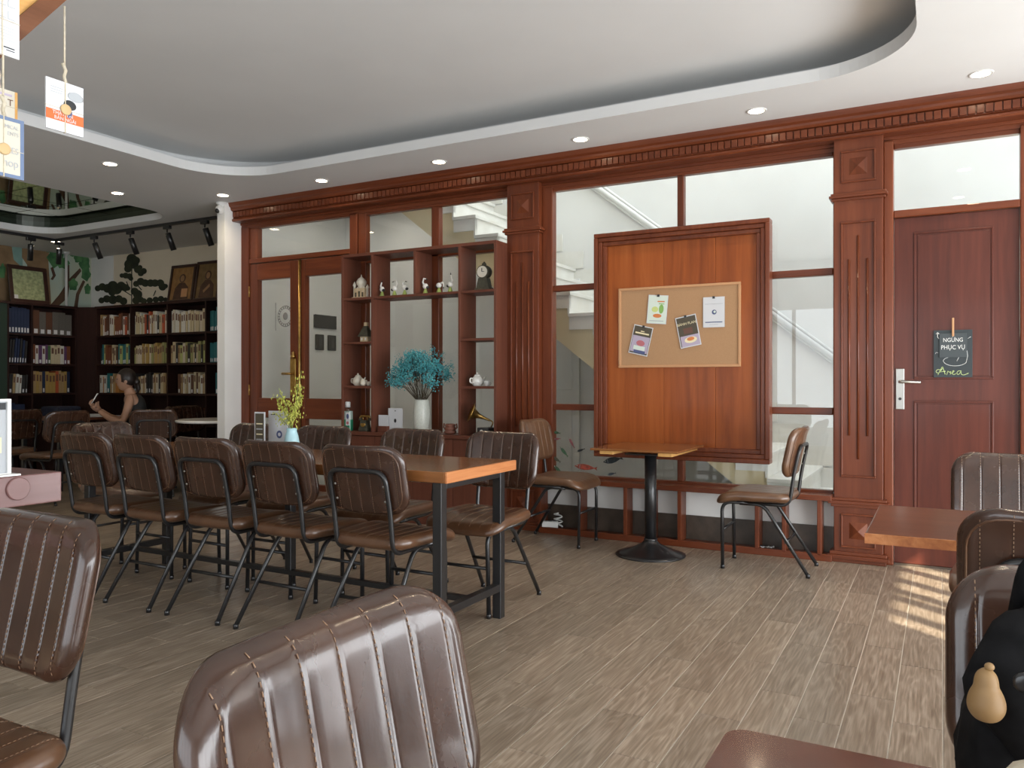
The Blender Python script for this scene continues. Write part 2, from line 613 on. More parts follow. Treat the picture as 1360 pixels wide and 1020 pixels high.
for k in range(6): MB().box(-4.1 + k * .99, -4.05 + k * .99, -2.58, -2.52, .4, 2.3).build('mullion', RED, wn)

# ---- ceiling: low rim with two rounded trays
T1 = (-5.24, -.10, -1.7, 4.69, .55)
T2 = (-9.0, -6.77, 2.1, 5.43, .38)
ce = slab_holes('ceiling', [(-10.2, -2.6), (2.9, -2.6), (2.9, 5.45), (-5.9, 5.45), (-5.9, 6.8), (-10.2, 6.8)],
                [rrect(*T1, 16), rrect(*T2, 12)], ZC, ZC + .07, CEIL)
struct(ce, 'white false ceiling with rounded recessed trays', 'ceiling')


def cove(T, prof, name, m, n):
    x0, x1, y0, y1, r = T
    b = MB()
    loops = [[(px, py, z) for (px, py) in rrect(x0 - o_, x1 + o_, y0 - o_, y1 + o_, max(r + o_, .05), n)] for (o_, z) in prof]
    k = len(loops[0])
    vs = [p for l in loops for p in l]
    fs = []
    for i in range(len(loops) - 1):
        for j in range(k):
            fs.append((i * k + j, i * k + (j + 1) % k, (i + 1) * k + (j + 1) % k, (i + 1) * k + j))
    b.add(vs, fs, 0, False)
    return b, loops


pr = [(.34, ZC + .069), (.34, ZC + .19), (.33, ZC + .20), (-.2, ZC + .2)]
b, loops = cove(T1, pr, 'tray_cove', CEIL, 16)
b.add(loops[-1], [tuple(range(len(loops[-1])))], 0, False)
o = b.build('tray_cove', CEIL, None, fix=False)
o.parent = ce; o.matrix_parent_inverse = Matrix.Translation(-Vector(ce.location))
TRAYD = noisy('dark_green_tray_side', (.012, .02, .012), (.022, .034, .02), 9, .35)
b, loops = cove(T2, [(0.0, ZC + .069), (0.0, ZC + .075), (.04, ZC + .075), (.04, ZC + .16)], 'tray', TRAYD, 12)
o = b.build('tray_side', TRAYD, None, fix=False)
o.parent = ce; o.matrix_parent_inverse = Matrix.Translation(-Vector(ce.location))
MIRR = mat('bronze_mirror', (.42, .44, .34), .03, 1)
SEAM = mat('dark_seam', (.01, .012, .008), .5)
o = MB().box(T2[0] - .05, T2[1] + .05, T2[2] - .05, T2[3] + .05, ZC + .142, ZC + .17).build('tray_backing', SEAM)
o.parent = ce; o.matrix_parent_inverse = Matrix.Translation(-Vector(ce.location))
p0 = None
nx, ny = 4, 6
dx, dy = (T2[1] - T2[0] + .08) / nx, (T2[3] - T2[2] + .08) / ny
for i in range(nx):
    for j in range(ny):
        loc = Vector((T2[0] - .04 + dx * (i + .5), T2[2] - .04 + dy * (j + .5), ZC + .138)) - Vector(ce.location)
        if p0 is None:
            p0 = MB().box(-dx / 2 + .006, dx / 2 - .006, -dy / 2 + .006, dy / 2 - .006, -.003, .004).build('mirror_panel', MIRR, ce, loc)
        else:
            again(p0, ce, loc)

# ---- cornice with dentils
cp = [(5.42, 2.632), (5.292, 2.632), (5.284, 2.640), (5.284, 2.652), (5.296, 2.660), (5.302, 2.668), (5.302, 2.725),
      (5.280, 2.730), (5.270, 2.742), (5.268, 2.756), (5.252, 2.768), (5.244, 2.788), (5.240, ZC), (5.42, ZC)]
CX0, CX1 = -5.862, 2.8
co = MB().prism(cp, 'x', CX0, CX1).build('trim_1', REDX)
struct(co, 'dark red wooden cornice with a row of dentils', 'cornice')
d0 = None
x = CX0 + .03
while x < .62:
    if d0 is None: d0 = MB().box(-.0185, .0185, 5.284, 5.303, 2.672, 2.721, bev=.002).build('dentil', REDX, co, (x, 0, 0))
    else: again(d0, co, (x, 0, 0))
    x += .0437
MB().box(CX0, .52, 5.40, 5.47, 2.585, 2.64).build('header_beam', REDX, co)
MB().box(CX0, .52, 5.385, 5.40, 2.612, 2.634, bev=.004).build('bead', REDX, co)


# ---- pilasters
def pilaster(name, cx, hw, label):
    t = thing(name, label, 'pilaster', (cx, 5.33, 0), kind='structure')
    MB().box(-hw, hw, 0, .14, 0, 2.64, bev=.004).build('shaft', RED, t)
    def ring(nm, x0, x1, z0, z1, w_, pr_):
        b = MB()
        for q in ((x0, x1, z0, z0 + w_), (x0, x1, z1 - w_, z1), (x0, x0 + w_, z0 + w_, z1 - w_), (x1 - w_, x1, z0 + w_, z1 - w_)):
            b.box(q[0], q[1], -pr_, .002, q[2], q[3], bev=.004)
        b.build(nm, RED, t)
    def mould(nm, z0, z1, pr_):
        h = z1 - z0
        b = MB()
        for (a, c, e) in ((0, .35, .5), (.35, .7, 1.0), (.7, 1, .65)):
            b.box(-hw - pr_ * e, hw + pr_ * e, -pr_ * e, .14, z0 + h * a, z0 + h * c, bev=.003)
        b.build(nm, REDX, t)
    def gem(z):
        q = .052
        MB().add([(-q, 0, z - q), (q, 0, z - q), (q, 0, z + q), (-q, 0, z + q), (0, -.022, z)], [(0, 1, 4), (1, 2, 4), (2, 3, 4), (3, 0, 4)]).build('pyramid_boss', RED, t)
    ring('upper_frame', -.1, .1, 2.362, 2.562, .012, .012); gem(2.462)
    mould('capital', 2.252, 2.30, .026)
    ring('long_frame', -.1, .1, .53, 2.12, .013, .013)
    for fx, z0, z1 in ((-.052, .79, 1.885), (0, .645, 2.03), (.052, .79, 1.885)):
        MB().tube([(fx, -.001, z0), (fx, -.001, z1)], .0085, 6).build('reed', RED, t)
    mould('waist_moulding', .345, .402, .032)
    ring('lower_frame', -.1, .1, .092, .305, .012, .012); gem(.199)
    mould('plinth', 0, .068, .034)
    return t


pilaster('trim_2', -2.80, .136, 'red wooden pilaster beside the display shelf')
pilaster('trim_3', -.452, .141, 'red wooden pilaster beside the closed door')


def pane(parent, x0, x1, z0, z1, y=5.44):
    return MB().box(x0, x1, y - .003, y + .003, z0, z1).build('pane', GLASS, parent)


def bar(parent, name, x0, x1, z0, z1, m, y0=5.41, y1=5.47):
    return MB().box(x0, x1, y0, y1, z0, z1, bev=.006).build(name, m, parent)


# glazed bay with the big board
w1 = thing('window_4', 'tall glazed bay of red wooden bars showing the staircase', 'window', (0, 0, 0), kind='structure')
bar(w1, 'jamb', -2.665, -2.58, .42, 2.6, RED, 5.395); bar(w1, 'jamb', -.606, -.58, .42, 2.6, RED)
for z in (1.83, .935): bar(w1, 'rail', -2.58, -.606, z - .023, z + .023, REDX)
bar(w1, 'rail', -2.58, -.606, 2.565, 2.6, REDX); bar(w1, 'sill', -2.58, -.606, .40, .43, REDX)
bar(w1, 'mullion', -1.622, -1.576, .43, 2.565, RED)
for xa, xb in ((-2.58, -1.622), (-1.576, -.606)):
    for za, zb in ((.43, .912), (.958, 1.807), (1.853, 2.565)):
        pane(w1, xa, xb, za, zb)
# glazed bay behind the display shelf
w2 = thing('window_5', 'glazed bay of red wood behind the display shelf', 'window', kind='structure')
bar(w2, 'post', -4.545, -4.46, 0, 2.6, RED, 5.40); bar(w2, 'post', -4.455, -4.37, 0, 2.6, RED, 5.41)
bar(w2, 'mullion', -3.69, -3.615, .43, 2.565, RED)
bar(w2, 'rail', -4.37, -2.936, 2.565, 2.6, REDX); bar(w2, 'sill', -4.37, -2.936, .36, .43, REDX); bar(w2, 'rail', -4.37, -2.936, 2.15, 2.19, REDX)
for xa, xb in ((-4.37, -3.69), (-3.615, -2.936)):
    pane(w2, xa, xb, .43, 2.15); pane(w2, xa, xb, 2.19, 2.565)
sbox('wall_low', 'low white wall under the partition glass', 'wall', [(-2.665, -.58, 5.425, 5.47, .2, .4), (-4.37, -2.936, 5.43, 5.47, 0, .36)], WALL)
sbox('baseboard_low', 'dark brown tile skirting behind the low bench', 'baseboard', [(-2.665, -.58, 5.415, 5.47, 0, .2)], TILEB)

# ---- double glazed door on the left
dd = thing('door_2', 'double glazed red wooden door beside the white wall end', 'door', (0, 0, 0), kind='structure')
bar(dd, 'jamb', -5.862, -5.765, 0, 2.6, RED, 5.395)
bar(dd, 'transom_rail', -5.765, -4.545, 2.245, 2.29, REDX, 5.40)
bar(dd, 'top_rail', -5.765, -4.545, 2.575, 2.6, REDX)
bar(dd, 'transom_stile', -5.765, -5.66, 2.29, 2.575, RED)
pane(dd, -5.66, -4.545, 2.29, 2.575)


def leaf(x0, x1, xs0, xs1):
    lf = thing('leaf', None, None); lf.parent = dd
    bar(lf, 'stile', x0, xs0, 0, 2.24, RED); bar(lf, 'stile', xs1, x1, 0, 2.24, RED)
    for z0, z1 in ((2.085, 2.24), (.79, .975), (0, .2)): bar(lf, 'rail', xs0, xs1, z0, z1, REDX)
    pane(lf, xs0, xs1, .975, 2.085); pane(lf, xs0, xs1, .2, .79)
    return lf


l1 = leaf(-5.762, -5.135, -5.662, -5.252)
l2 = leaf(-5.115, -4.548, -5.068, -4.60)
MB().tube([(-5.125, 5.40, .02), (-5.125, 5.40, 2.235)], .012, 8).build('astragal', BRASS, dd)
hb = MB().box(-5.235, -5.165, 5.392, 5.41, 1.0, 1.34, bev=.006)
hb.tube(fillet([(-5.2, 5.40, 1.2), (-5.2, 5.35, 1.2), (-5.29, 5.35, 1.2)], .02), .011, 8)
hb.lathe([(.0, 0), (.022, .004), (.028, .02), (.012, .04), (.016, .05), (0, .07)], 10, 0, (-5.2, 5.40, 1.34))
tag(hb.build('door_handle', BRASS, dd), 'ornate aged brass handle plate')
for z in (1.98, 1.05, .3):
    MB().tube([(-5.765, 5.405, z - .05), (-5.765, 5.405, z + .05)], .008, 6).build('hinge', BRASS, dd)
# round seal printed on the left leaf's glass
SEAL = mat('grey_seal_print', (.22, .22, .21), .6)
c = at_y(379, 420, 5.434)
sb = MB()
for rr, tt in ((.095, .004), (.072, .003)):
    sb.tube([(c.x + rr * math.cos(R(a)), 5.434, c.z + rr * math.sin(R(a))) for a in range(0, 360, 12)], tt, 4, closed=True)
for k in range(20):
    a = R(k * 18)
    sb.box(c.x + .083 * math.cos(a) - .006, c.x + .083 * math.cos(a) + .006, 5.433, 5.436, c.z + .083 * math.sin(a) - .007, c.z + .083 * math.sin(a) + .007)
sb.ell((c.x, 5.434, c.z), .03, .002, .035)
sb.box(c.x - .125, c.x - .12, 5.433, 5.436, c.z - .13, c.z + .13)
tag(sb.build('seal_print', SEAL, l1), 'grey round seal printed on the glass')

# ---- wooden door on the right with its fanlight
dr = thing('door_1', 'closed dark red panelled door under a fanlight', 'door', (0, 0, 0), kind='structure')
bar(dr, 'jamb', -.311, -.257, 0, 2.6, RED, 5.365); bar(dr, 'jamb', .40, .52, 0, 2.6, RED, 5.385)
bar(dr, 'transom_rail', -.257, .40, 2.13, 2.175, REDX, 5.385); bar(dr, 'top_rail', -.257, .40, 2.56, 2.6, REDX)
pane(dr, -.257, .40, 2.175, 2.56)
MB().box(-.255, .398, 5.412, 5.45, .012, 2.128, bev=.003).build('slab', DOORW, dr)
for z0, z1 in ((1.14, 2.035), (.13, 1.01)):
    pf = MB()
    xa, xb = -.147, .27
    for q in ((xa, xb, z0, z0 + .012), (xa, xb, z1 - .012, z1), (xa, xa + .012, z0 + .012, z1 - .012), (xb - .012, xb, z0 + .012, z1 - .012)):
        pf.box(q[0], q[1], 5.404, 5.413, q[2], q[3], bev=.003)
    pf.build('panel_moulding', DOORW, dr)
    MB().box(xa + .02, xb - .02, 5.408, 5.414, z0 + .02, z1 - .02, bev=.002).build('panel', DOORW, dr)
hp = MB().box(-.246, -.198, 5.402, 5.413, .955, 1.205, bev=.003).build('handle_plate', CHROME, dr)
MB().tube(fillet([(-.222, 5.404, 1.125), (-.222, 5.36, 1.125), (-.108, 5.36, 1.122)], .012), .009, 8).build('lever', CHROME, hp)
MB().lathe([(.009, 0), (.009, .004)], 10).build('keyhole', DARK, hp, (-.222, 5.399, 1.02)).rotation_euler = (R(90), 0, 0)
MB().box(-.257, .40, 5.40, 5.44, 0, .012).build('threshold', TILEB, dr)

# ---- staircase behind the glass, rising to the left
st = thing('staircase', 'pale marble staircase rising to the left behind the glass', 'staircase', (0, 0, 0), kind='structure')
SX0, SZ0, TR, RI = -3.507, 2.554, .22, .176
NY, FY = 5.80, 6.895
steps = [(SX0 + TR * k, SZ0 - RI * k) for k in range(-4, 15)]        # right edge x and top z of every step
poly = []
for (xr, zt) in steps:
    poly += [(xr - TR, max(zt - .03, 0)), (xr, max(zt - .03, 0))]
xl, zl = steps[0][0] - TR, steps[0][1]
poly += [(steps[-1][0], 0), (SX0 + TR * 12.2, 0), (xl, zl - .36 + RI * .0)]
MB().prism(poly, 'y', NY + .02, FY).build('stringer', STAIRC, st)
t0 = r0 = c0 = k0 = None
for (xr, zt) in steps:
    loc = (xr, 0, zt)
    if t0 is None:
        t0 = MB().box(-TR, .02, NY - .02, FY, -.03, 0, bev=.005).build('tread', MARBLE, st, loc)
        r0 = MB().box(-.012, .004, NY, FY, -RI, -.03).build('riser', MARBLE, st, loc)
        c0 = MB().box(-TR, .004, NY + .004, NY + .03, -.13, -.03).build('cladding', MARBLE, st, loc)
        k0 = MB().box(-TR - .01, .10, FY - .012, FY + .004, 0, .16).build('skirting', MARBLE, st, loc)
    else:
        for q in (t0, r0, c0, k0):
            if q is not k0 or zt > .1: again(q, st, loc)
mr = MB()
n0, n1 = Vector((-.55, 6.87, 1.146)), Vector((-4.2, 6.87, 4.03))
for off, rad in ((0, .028), (.045, .014), (-.04, .012)):
    mr.tube([n0 + Vector((0, 0, off)), n1 + Vector((0, 0, off))], rad, 8)
mr.build('wall_moulding', WHITE, st)
sbox('floor_stairwell', 'pale tile floor behind the partition', 'floor', [(-5.86, 1.5, 5.47, 6.9, -.05, 0)], MARBLE)
sbox('ceiling_stairwell', 'white ceiling slab over the hall behind the glass', 'ceiling',
     [(-5.86, -4.6, 5.48, 6.9, 3.0, 3.1), (-5.96, -3.1, 5.4, 7.0, 4.6, 4.7), (.7, 1.6, 5.4, 7.0, 4.6, 4.7), (-3.1, .7, 5.4, 5.85, 4.6, 4.7), (-3.1, .7, 6.85, 7.0, 4.6, 4.7)], WALL)
qa, qb = at_x(418, 418, -5.85), at_x(446, 437, -5.85)
bxs = MB().box(-5.862, -5.845, qb.y, qa.y, qb.z, qa.z, bev=.006).build('control_panel', CAVE)
tag(bxs, 'wide black control panel on the wall seen through glass door', 'control panel')
for k, xx in enumerate((at_x(419, 465, -5.85).y, at_x(435.5, 465, -5.85).y)):
    sw = thing('wall_switch', ('left' if k == 0 else 'right') + ' one of two black wall switches seen through the glass door', 'switch', (-5.862, xx, at_x(432, 465.5, -5.85).z), R(90), group='black switches')
    MB().box(0, .13, -.02, 0, 0, .17, bev=.008).build('plate', CAVE, sw)
    MB().box(.045, .085, -.026, -.018, .03, .14, bev=.004).build('rocker', BLACK, sw)
wd = thing('door_3', 'white panelled door far behind the display shelf glass', 'door', (-3.0, 6.89, 0), kind='structure')
MB().box(-.85, 0, -.03, 0, 0, 2.1, bev=.004).build('slab', WHITE, wd)
for z0, z1 in ((.2, .9), (1.05, 1.95)):
    for x0 in (-.77, -.37): MB().box(x0, x0 + .3, -.038, -.028, z0, z1, bev=.006).build('panel', WHITE, wd)

# ---- recessed downlights
LENS = mat('lamp_lens', (1, .9, .75), .4, emit=(1.0, .80, .55), es=26)
dl = None
spots = [(.19, 5.0), (-1.004, 5.02), (-2.19, 5.03), (-3.36, 5.03), (-4.53, 5.03), (-5.66, 5.0), (-5.61, 3.87), (-6.42, 4.50), (-9.28, 5.70), (-7.94, 5.70), (.16, 3.7), (.14, 2.65)]
names = ['nearest the fanlight above the wooden door', 'over the board between the pilaster and the tray', 'second left of the big board', 'above the display shelf',
         'above the double glazed door', 'at the white wall end', 'above the hanging book cards', 'beside the dark mirrored tray', 'in the library corner',
         'behind the track in front of the wall plant', 'in the rim over the right-hand chairs', 'in the rim over the nearest chairs']
for (x, y), nm in zip(spots, names):
    if dl is None:
        dl = thing('ceiling_downlight', '', 'downlight', (x, y, ZC), group='recessed warm downlights')
        MB().lathe([(.046, .002), (.046, -.004), (.058, -.006), (.062, 0), (.062, .002)], 24, cap=False).build('trim_ring', WHITE, dl)
        MB().lathe([(.0, -.0035), (.046, -.0035)], 24, cap=False).build('lens', LENS, dl)
        sp = bpy.data.lights.new('lamp_glow', 'SPOT')
        sp.energy = 12; sp.color = (1.0, .80, .55); sp.spot_size = R(140); sp.spot_blend = .8; sp.shadow_soft_size = .04
        link(bpy.data.objects.new('lamp_glow', sp), dl).location = (0, 0, -.015)
        q = dl
    else:
        q = copy_tree(dl)
        q.location = (x, y, ZC)
    q['label'] = 'round warm recessed downlight ' + nm

hl = thing('added_hall_light', 'flat square lamp added to brighten the hall behind the glass door', 'ceiling lamp', (-4.95, 6.2, 2.985))  # added lamp that lightens the hall seen through the panes
MB().box(-.2, .2, -.2, .2, -.02, .014, bev=.006).build('frame', WHITE, hl)
HLM = mat('added_light_diffuser', (1, .95, .85), .5, emit=(1, .93, .82), es=4)
MB().box(-.17, .17, -.17, .17, -.024, -.019).build('diffuser', HLM, hl)
la = area('lamp_glow', (0, 0, -.03), (0, 0, 0), .34, .34, 5, (1, .93, .82))
la.parent = hl
# ================================================================== chairs
SEAMS = [-.18, -.12, -.06, 0, .06, .12, .18]


def make_pad(w, h, t, rc, curve, xform, groove=.0024, bulge=.0007, edge=None, rows=34, back_flat=.6):
    """stitched cushion: rounded rectangle in (x,v), thickness along +n; returns builder, stitch builder, rim loop"""
    edge = edge or t * .6
    cols = set()
    for sx in SEAMS:
        for k in (-.009, -.006, -.0035, -.0015, 0, .0015, .0035, .006, .009): cols.add(round(sx + k, 5))
    for k in range(33): cols.add(round(-w / 2 + w * k / 32, 5))
    cols = sorted(q for q in cols if abs(q) <= w / 2 + 1e-6)
    # densify towards the side edges
    for k in (.002, .006, .011): cols += [w / 2 - k, -w / 2 + k]
    cols = sorted(set(cols))
    us = [q / (w / 2) for q in cols]
    vs_ = [-h / 2 * math.cos(PI * k / rows) for k in range(rows + 1)]

    def hw(v):
        q = abs(v) - (h / 2 - rc)
        return w / 2 if q <= 0 else w / 2 - rc + math.sqrt(max(rc * rc - q * q, 0))

    def sd(x, v):
        qx, qv = abs(x) - (w / 2 - rc), abs(v) - (h / 2 - rc)
        return -(math.hypot(max(qx, 0), max(qv, 0)) + min(max(qx, qv), 0) - rc)

    def th(x, v, side):
        e = max(sd(x, v), 0)
        q = min(e / edge, 1)
        p = t / 2 * math.sqrt(max(1 - (1 - q) ** 2, 0))
        k = q * (1 if side > 0 else back_flat)
        dm = min(abs(x - s_) for s_ in SEAMS)
        p += k * (bulge * (1 - math.exp(-(dm / .0065) ** 2)) - groove * math.exp(-(dm / .0022) ** 2))
        return p

    b = MB()
    nxn, nv = len(us), len(vs_)
    grids = []
    for side in (1, -1):
        base = len(b.v)
        for v in vs_:
            H = hw(v)
            for u in us:
                x = u * H
                b.v.append(tuple(xform(x, v, side * th(x, v, side) * (1 if side > 0 else .8))))
        for j in range(nv - 1):
            for i in range(nxn - 1):
                q = (base + j * nxn + i, base + j * nxn + i + 1, base + (j + 1) * nxn + i + 1, base + (j + 1) * nxn + i)
                b.f.append(q if side > 0 else q[::-1]); b.m.append(0); b.sm.append(True)
    s = MB()
    for sx in SEAMS:
        for side in (1, -1):
            v = -h / 2 + .012
            while v < h / 2 - .012:
                xx = sx + .0032
                if abs(xx) < hw(v) - .01 and abs(xx) < hw(v + .005) - .01:
                    p, q = xform(xx, v, side * (th(xx, v, side) * (1 if side > 0 else .8) + .0006)), xform(xx, v + .0052, side * (th(xx, v + .0052, side) * (1 if side > 0 else .8) + .0006))
                    s.tube([p, q], .0008, 4)
                v += .0095
    rim = []
    for (x, v) in rrect(-w / 2 + .018, w / 2 - .018, -h / 2 + .018, h / 2 - .018, rc - .012, 6):
        rim.append(xform(x, v, -(th(x, v, -1) * .8 + .001)))
    return b, s, rim


def make_chair():
    t = thing('dining_chair', '', 'chair', (0, 0, 0), group='brown leather cafe chairs')
    lean = R(12)

    def xb(x, v, n):
        # local: seat faces +Y; back panel leans backwards, wraps the sitter
        y = n + .55 * x * x - .35 * max(v - .09, 0) ** 2 * 8
        return Vector((x, -.262 + y * math.cos(lean) - v * math.sin(lean), .712 + v * math.cos(lean) + y * math.sin(lean)))
    b, s, rim = make_pad(.44, .30, .05, .085, .5, xb)
    bk = b.build('backrest', LEATHER, t)
    tag(s.build('stitching', STITCH, bk, fix=False), kind='stuff')
    MB().tube(rim, .0028, 5, closed=True).build('piping', LEATHERS, bk)

    def xs(x, v, n):
        drop = 1.6 * max(v - .06, 0) ** 2
        return Vector((x * (1 - .10 * max(-v, 0) / .2), v - .03, .438 + n - drop + .15 * x * x))
    b, s, rim = make_pad(.44, .43, .064, .075, 0, xs, rows=36)
    stt = b.build('seat', LEATHERS, t)
    tag(s.build('stitching', STITCH, stt, fix=False), kind='stuff')
    r = .0105
    hx = .148
    # back hoop: one bent tube behind the panel, down to the seat and forward under it
    def bp(x, v): return xb(x, v, -.036)
    top = .045
    hoop = fillet([(-hx, .02, .403), (-hx, -.235, .403), bp(-hx - .002, -.13), bp(-hx, top), bp(hx, top), bp(hx + .002, -.13), (hx, -.235, .403), (hx, .02, .403)], .055, 7)
    MB().tube(hoop, r, 10).build('back_frame', BLACK, t)
    for sx in (-1, 1):
        MB().tube(fillet([(sx * hx, .0, .403), (sx * hx, .155, .400), (sx * (hx + .006), .150, .012)], .06, 7), r, 10).build('leg', BLACK, t)
        MB().tube(fillet([(sx * hx, .05, .398), (sx * hx, -.09, .398), (sx * .172, -.34, .012)], .05, 7), r, 10).build('leg', BLACK, t)
        for (fx, fy) in ((sx * (hx + .006), .150), (sx * .172, -.34)):
            MB().lathe([(.0125, 0), (.0125, .02), (.010, .022)], 10).build('foot_cap', BLACK, t, (fx, fy, 0))
        for v in (-.02, -.085):
            p = xb(sx * (hx - .02), v, -.026)
            o = MB().lathe([(.006, 0), (.005, .004), (0, .005)], 8).build('bolt', CHROME, t, p)
            o.rotation_euler = (R(90) + lean, 0, 0)
    MB().tube([(-.152, .151, .235), (.152, .151, .235)], .0085, 8).build('stretcher', BLACK, t)
    MB().tube([(-.161, -.216, .19), (.161, -.216, .19)], .0085, 8).build('stretcher', BLACK, t)
    return t


CH = make_chair()
U, D, RT, LF = 0, PI, -PI / 2, PI / 2
chairs = [
    (-4.01, 2.89, U, 'brown leather chair at the far end of the near row of the long table'),
    (-3.56, 2.89, U, 'second chair from the library end in the near row of the long table'),
    (-3.11, 2.90, U, 'middle chair of the near row of the long table, back turned'),
    (-2.64, 2.90, U, 'chair in the near row of the long table before the yellow flowers'),
    (-2.15, 2.89, U, 'chair at the near right corner of the long table, back turned to us'),
    (-2.04, 3.40, D, 'brown chair at the far right corner of the long table facing us'),
    (-2.62, 3.39, D, 'brown chair across the long table before the vase of teal flowers'),
    (-3.27, 3.39, D, 'brown chair across the long table before the glazed double door'),
    (-3.84, 3.39, D, 'brown chair across the long table behind the two menu cards'),
    (-4.60, 3.30, RT, 'brown chair at the left short end of the long table'),
    (-2.30, 5.06, RT, 'brown chair, lightened as if lit, left of the pedestal table under the board'),
    (-1.01, 4.96, LF, 'brown chair, lightened as if lit, right of the pedestal table, seen from its side'),
    (.245, 3.16, D, 'dark chair facing us in front of the wooden door'),
    (.255, 2.21, U, 'chair with its back to us at the small table by the door'),
    (.225, 1.045, D, 'nearest chair at the right edge holding the black bag'),
    (-.325, .68, RT, 'large glossy brown chair back in the foreground centre'),
    (-1.58, .655, D, 'brown chair back cut by the left edge in the foreground'),
    (-7.40, 4.50, LF, 'dim brown chair behind the wooden rack end, back turned'),
    (-8.15, 4.50, LF, 'dim chair second from the left edge in front of the library shelves'),
    (-6.3, 3.12, LF, 'dim chair cut by the left edge beside the menu frame'),
    (-7.47, 5.50, R(144), 'dark chair the seated woman sits on'),
    (-6.98, 5.30, R(50), 'dark chair with thin frame between the woman and the round table'),
    (-7.22, 6.10, RT, 'dark chair behind the round white table near the bookcase'),
]
for i, (x, y, rz, lab) in enumerate(chairs):
    q = CH if i == 0 else copy_tree(CH)
    q.location = (x, y, 0)
    q.rotation_euler = (0, 0, rz + (random.uniform(-.03, .03) if i not in (15, 14, 10, 11) else 0))
    q['label'] = lab
    if i in (10, 11):
        for c_ in q.children:
            if c_.name.startswith(('seat', 'backrest')):
                c_.material_slots[0].link = 'OBJECT'
                c_.material_slots[0].material = LITL

# ================================================================== long table
tb = thing('dining_table', 'long wooden dining table with black steel frame', 'table', (0, 0, 0))
X0, X1, Y0, Y1 = -4.30, -1.785, 2.73, 3.335
MB().box(X0, X1 - .012, Y0, Y1, .703, .75, bev=.004).build('table_top', TABLE, tb)
MB().box(X1 - .012, X1, Y0, Y1, .703, .75, bev=.003).build('end_edge', TABLEE, tb)
for x in (X0 + .09, X1 - .07):
    for y in (Y0 + .03, Y1 - .07):
        MB().box(x - .022, x + .022, y, y + .044, 0, .703, bev=.003).build('leg', BLACK, tb)
    MB().box(x - .02, x + .02, Y0 + .074, Y1 - .07, .13, .165, bev=.003).build('end_bar', BLACK, tb)
    MB().box(x - .02, x + .02, Y0 + .074, Y1 - .07, .67, .703, bev=.003).build('top_bar', BLACK, tb)
yc = (Y0 + Y1) / 2
MB().box(X0 + .11, X1 - .09, yc - .018, yc + .018, .135, .16, bev=.003).build('long_bar', BLACK, tb)
MB().box(-2.96, -2.92, yc - .02, yc + .02, .16, .703, bev=.003).build('centre_post', BLACK, tb)

# ================================================================== pedestal table
pt = thing('pedestal_table', 'square pedestal table with black trumpet foot below the board', 'table', (-1.66, 4.95, 0))
a, b_ = at_y(787, 595, 4.72), at_y(893, 602, 4.72)
xl, xr = a.x + 1.66, b_.x + 1.66
MB().box(-.30, .27, -.30, .30, .690, .704, bev=.003).build('table_top', TABLE, pt)
for x in (-.24, .14): MB().box(x, x + .09, -.285, .285, .668, .690, bev=.003).build('batten', BATTEN, pt)
MB().lathe([(.225, 0), (.225, .008), (.19, .02), (.12, .045), (.06, .075), (.042, .095), (.042, .10)], 36).build('foot', BLACK, pt)
MB().lathe([(.038, .09), (.038, .66)], 20).build('column', BLACK, pt)
MB().lathe([(.043, .09), (.043, .11)], 20).build('collar', BLACK, pt)
MB().box(-.13, .13, -.13, .13, .655, .664).build('mounting_plate', BLACK, pt)

# ================================================================== small tables by the viewer
rt = thing('side_table', 'small dark wood table in front of the wooden door', 'table', (.21, 2.39, 0))
MB().box(-.375, .375, -.265, .25, .726, .75, bev=.004).build('table_top', TABLER, rt)
MB().box(-.375, .375, -.272, -.265, .726, .75).build('front_edge', TABLEE, rt)
for sx in (.03, .25): MB().box(sx - .018, sx + .018, -.018, .018, .03, .726, bev=.004).build('post', BLACK, rt)
for sx in (.03, .25): MB().box(sx - .03, sx + .03, -.22, .22, 0, .03, bev=.004).build('foot', BLACK, rt)
CAMT = noisy('camera_table_varnish', (.085, .026, .014), (.135, .045, .023), 14, .22, 5, .1, .4)
ct = thing('cafe_table', 'reddish brown glossy table corner at the bottom edge', 'table', (.2, .56, 0))
MB().prism(rrect(-.40, .38, -.28, .30, .022, 6), 'z', .725, .75).build('table_top', CAMT, ct)
for sx in (-.1, .24): MB().box(sx - .025, sx + .025, -.025, .025, .03, .725, bev=.004).build('post', BLACK, ct)
for sx in (-.1, .24): MB().box(sx - .03, sx + .03, -.22, .22, 0, .03, bev=.004).build('foot', BLACK, ct)

# ================================================================== framed board with cork board and flyers
bd = thing('display_board', 'large framed panel of orange-brown veneer hung on the glazing', 'display board', (0, 0, 0))
bx0, bx1, bz0, bz1 = -2.205, -.977, .588, 2.19
for n, (ins, wd_, ya) in enumerate(((0, .03, 5.30), (.03, .03, 5.312), (.06, .03, 5.325))):
    x0, x1, z0, z1 = bx0 + ins, bx1 - ins, bz0 + ins, bz1 - ins
    f = MB()
    for q in ((x0, x1, z0, z0 + wd_), (x0, x1, z1 - wd_, z1), (x0, x0 + wd_, z0 + wd_, z1 - wd_), (x1 - wd_, x1, z0 + wd_, z1 - wd_)):
        f.box(q[0], q[1], ya, 5.40, q[2], q[3], bev=.005)
    f.build(('outer_frame', 'middle_frame', 'inner_frame')[n], RED, bd)
xx = [bx0 + .088, -1.70, -1.34, bx1 - .088]
for k in range(3): MB().box(xx[k] + .0008, xx[k + 1] - .0008, 5.355, 5.395, bz0 + .088, bz1 - .088, bev=.001).build('veneer_panel', BOARD, bd)
ca, cb = at_y(821.5, 383.5, 5.343), at_y(984, 487, 5.343)
cw, ch_ = cb.x - ca.x, ca.z - cb.z
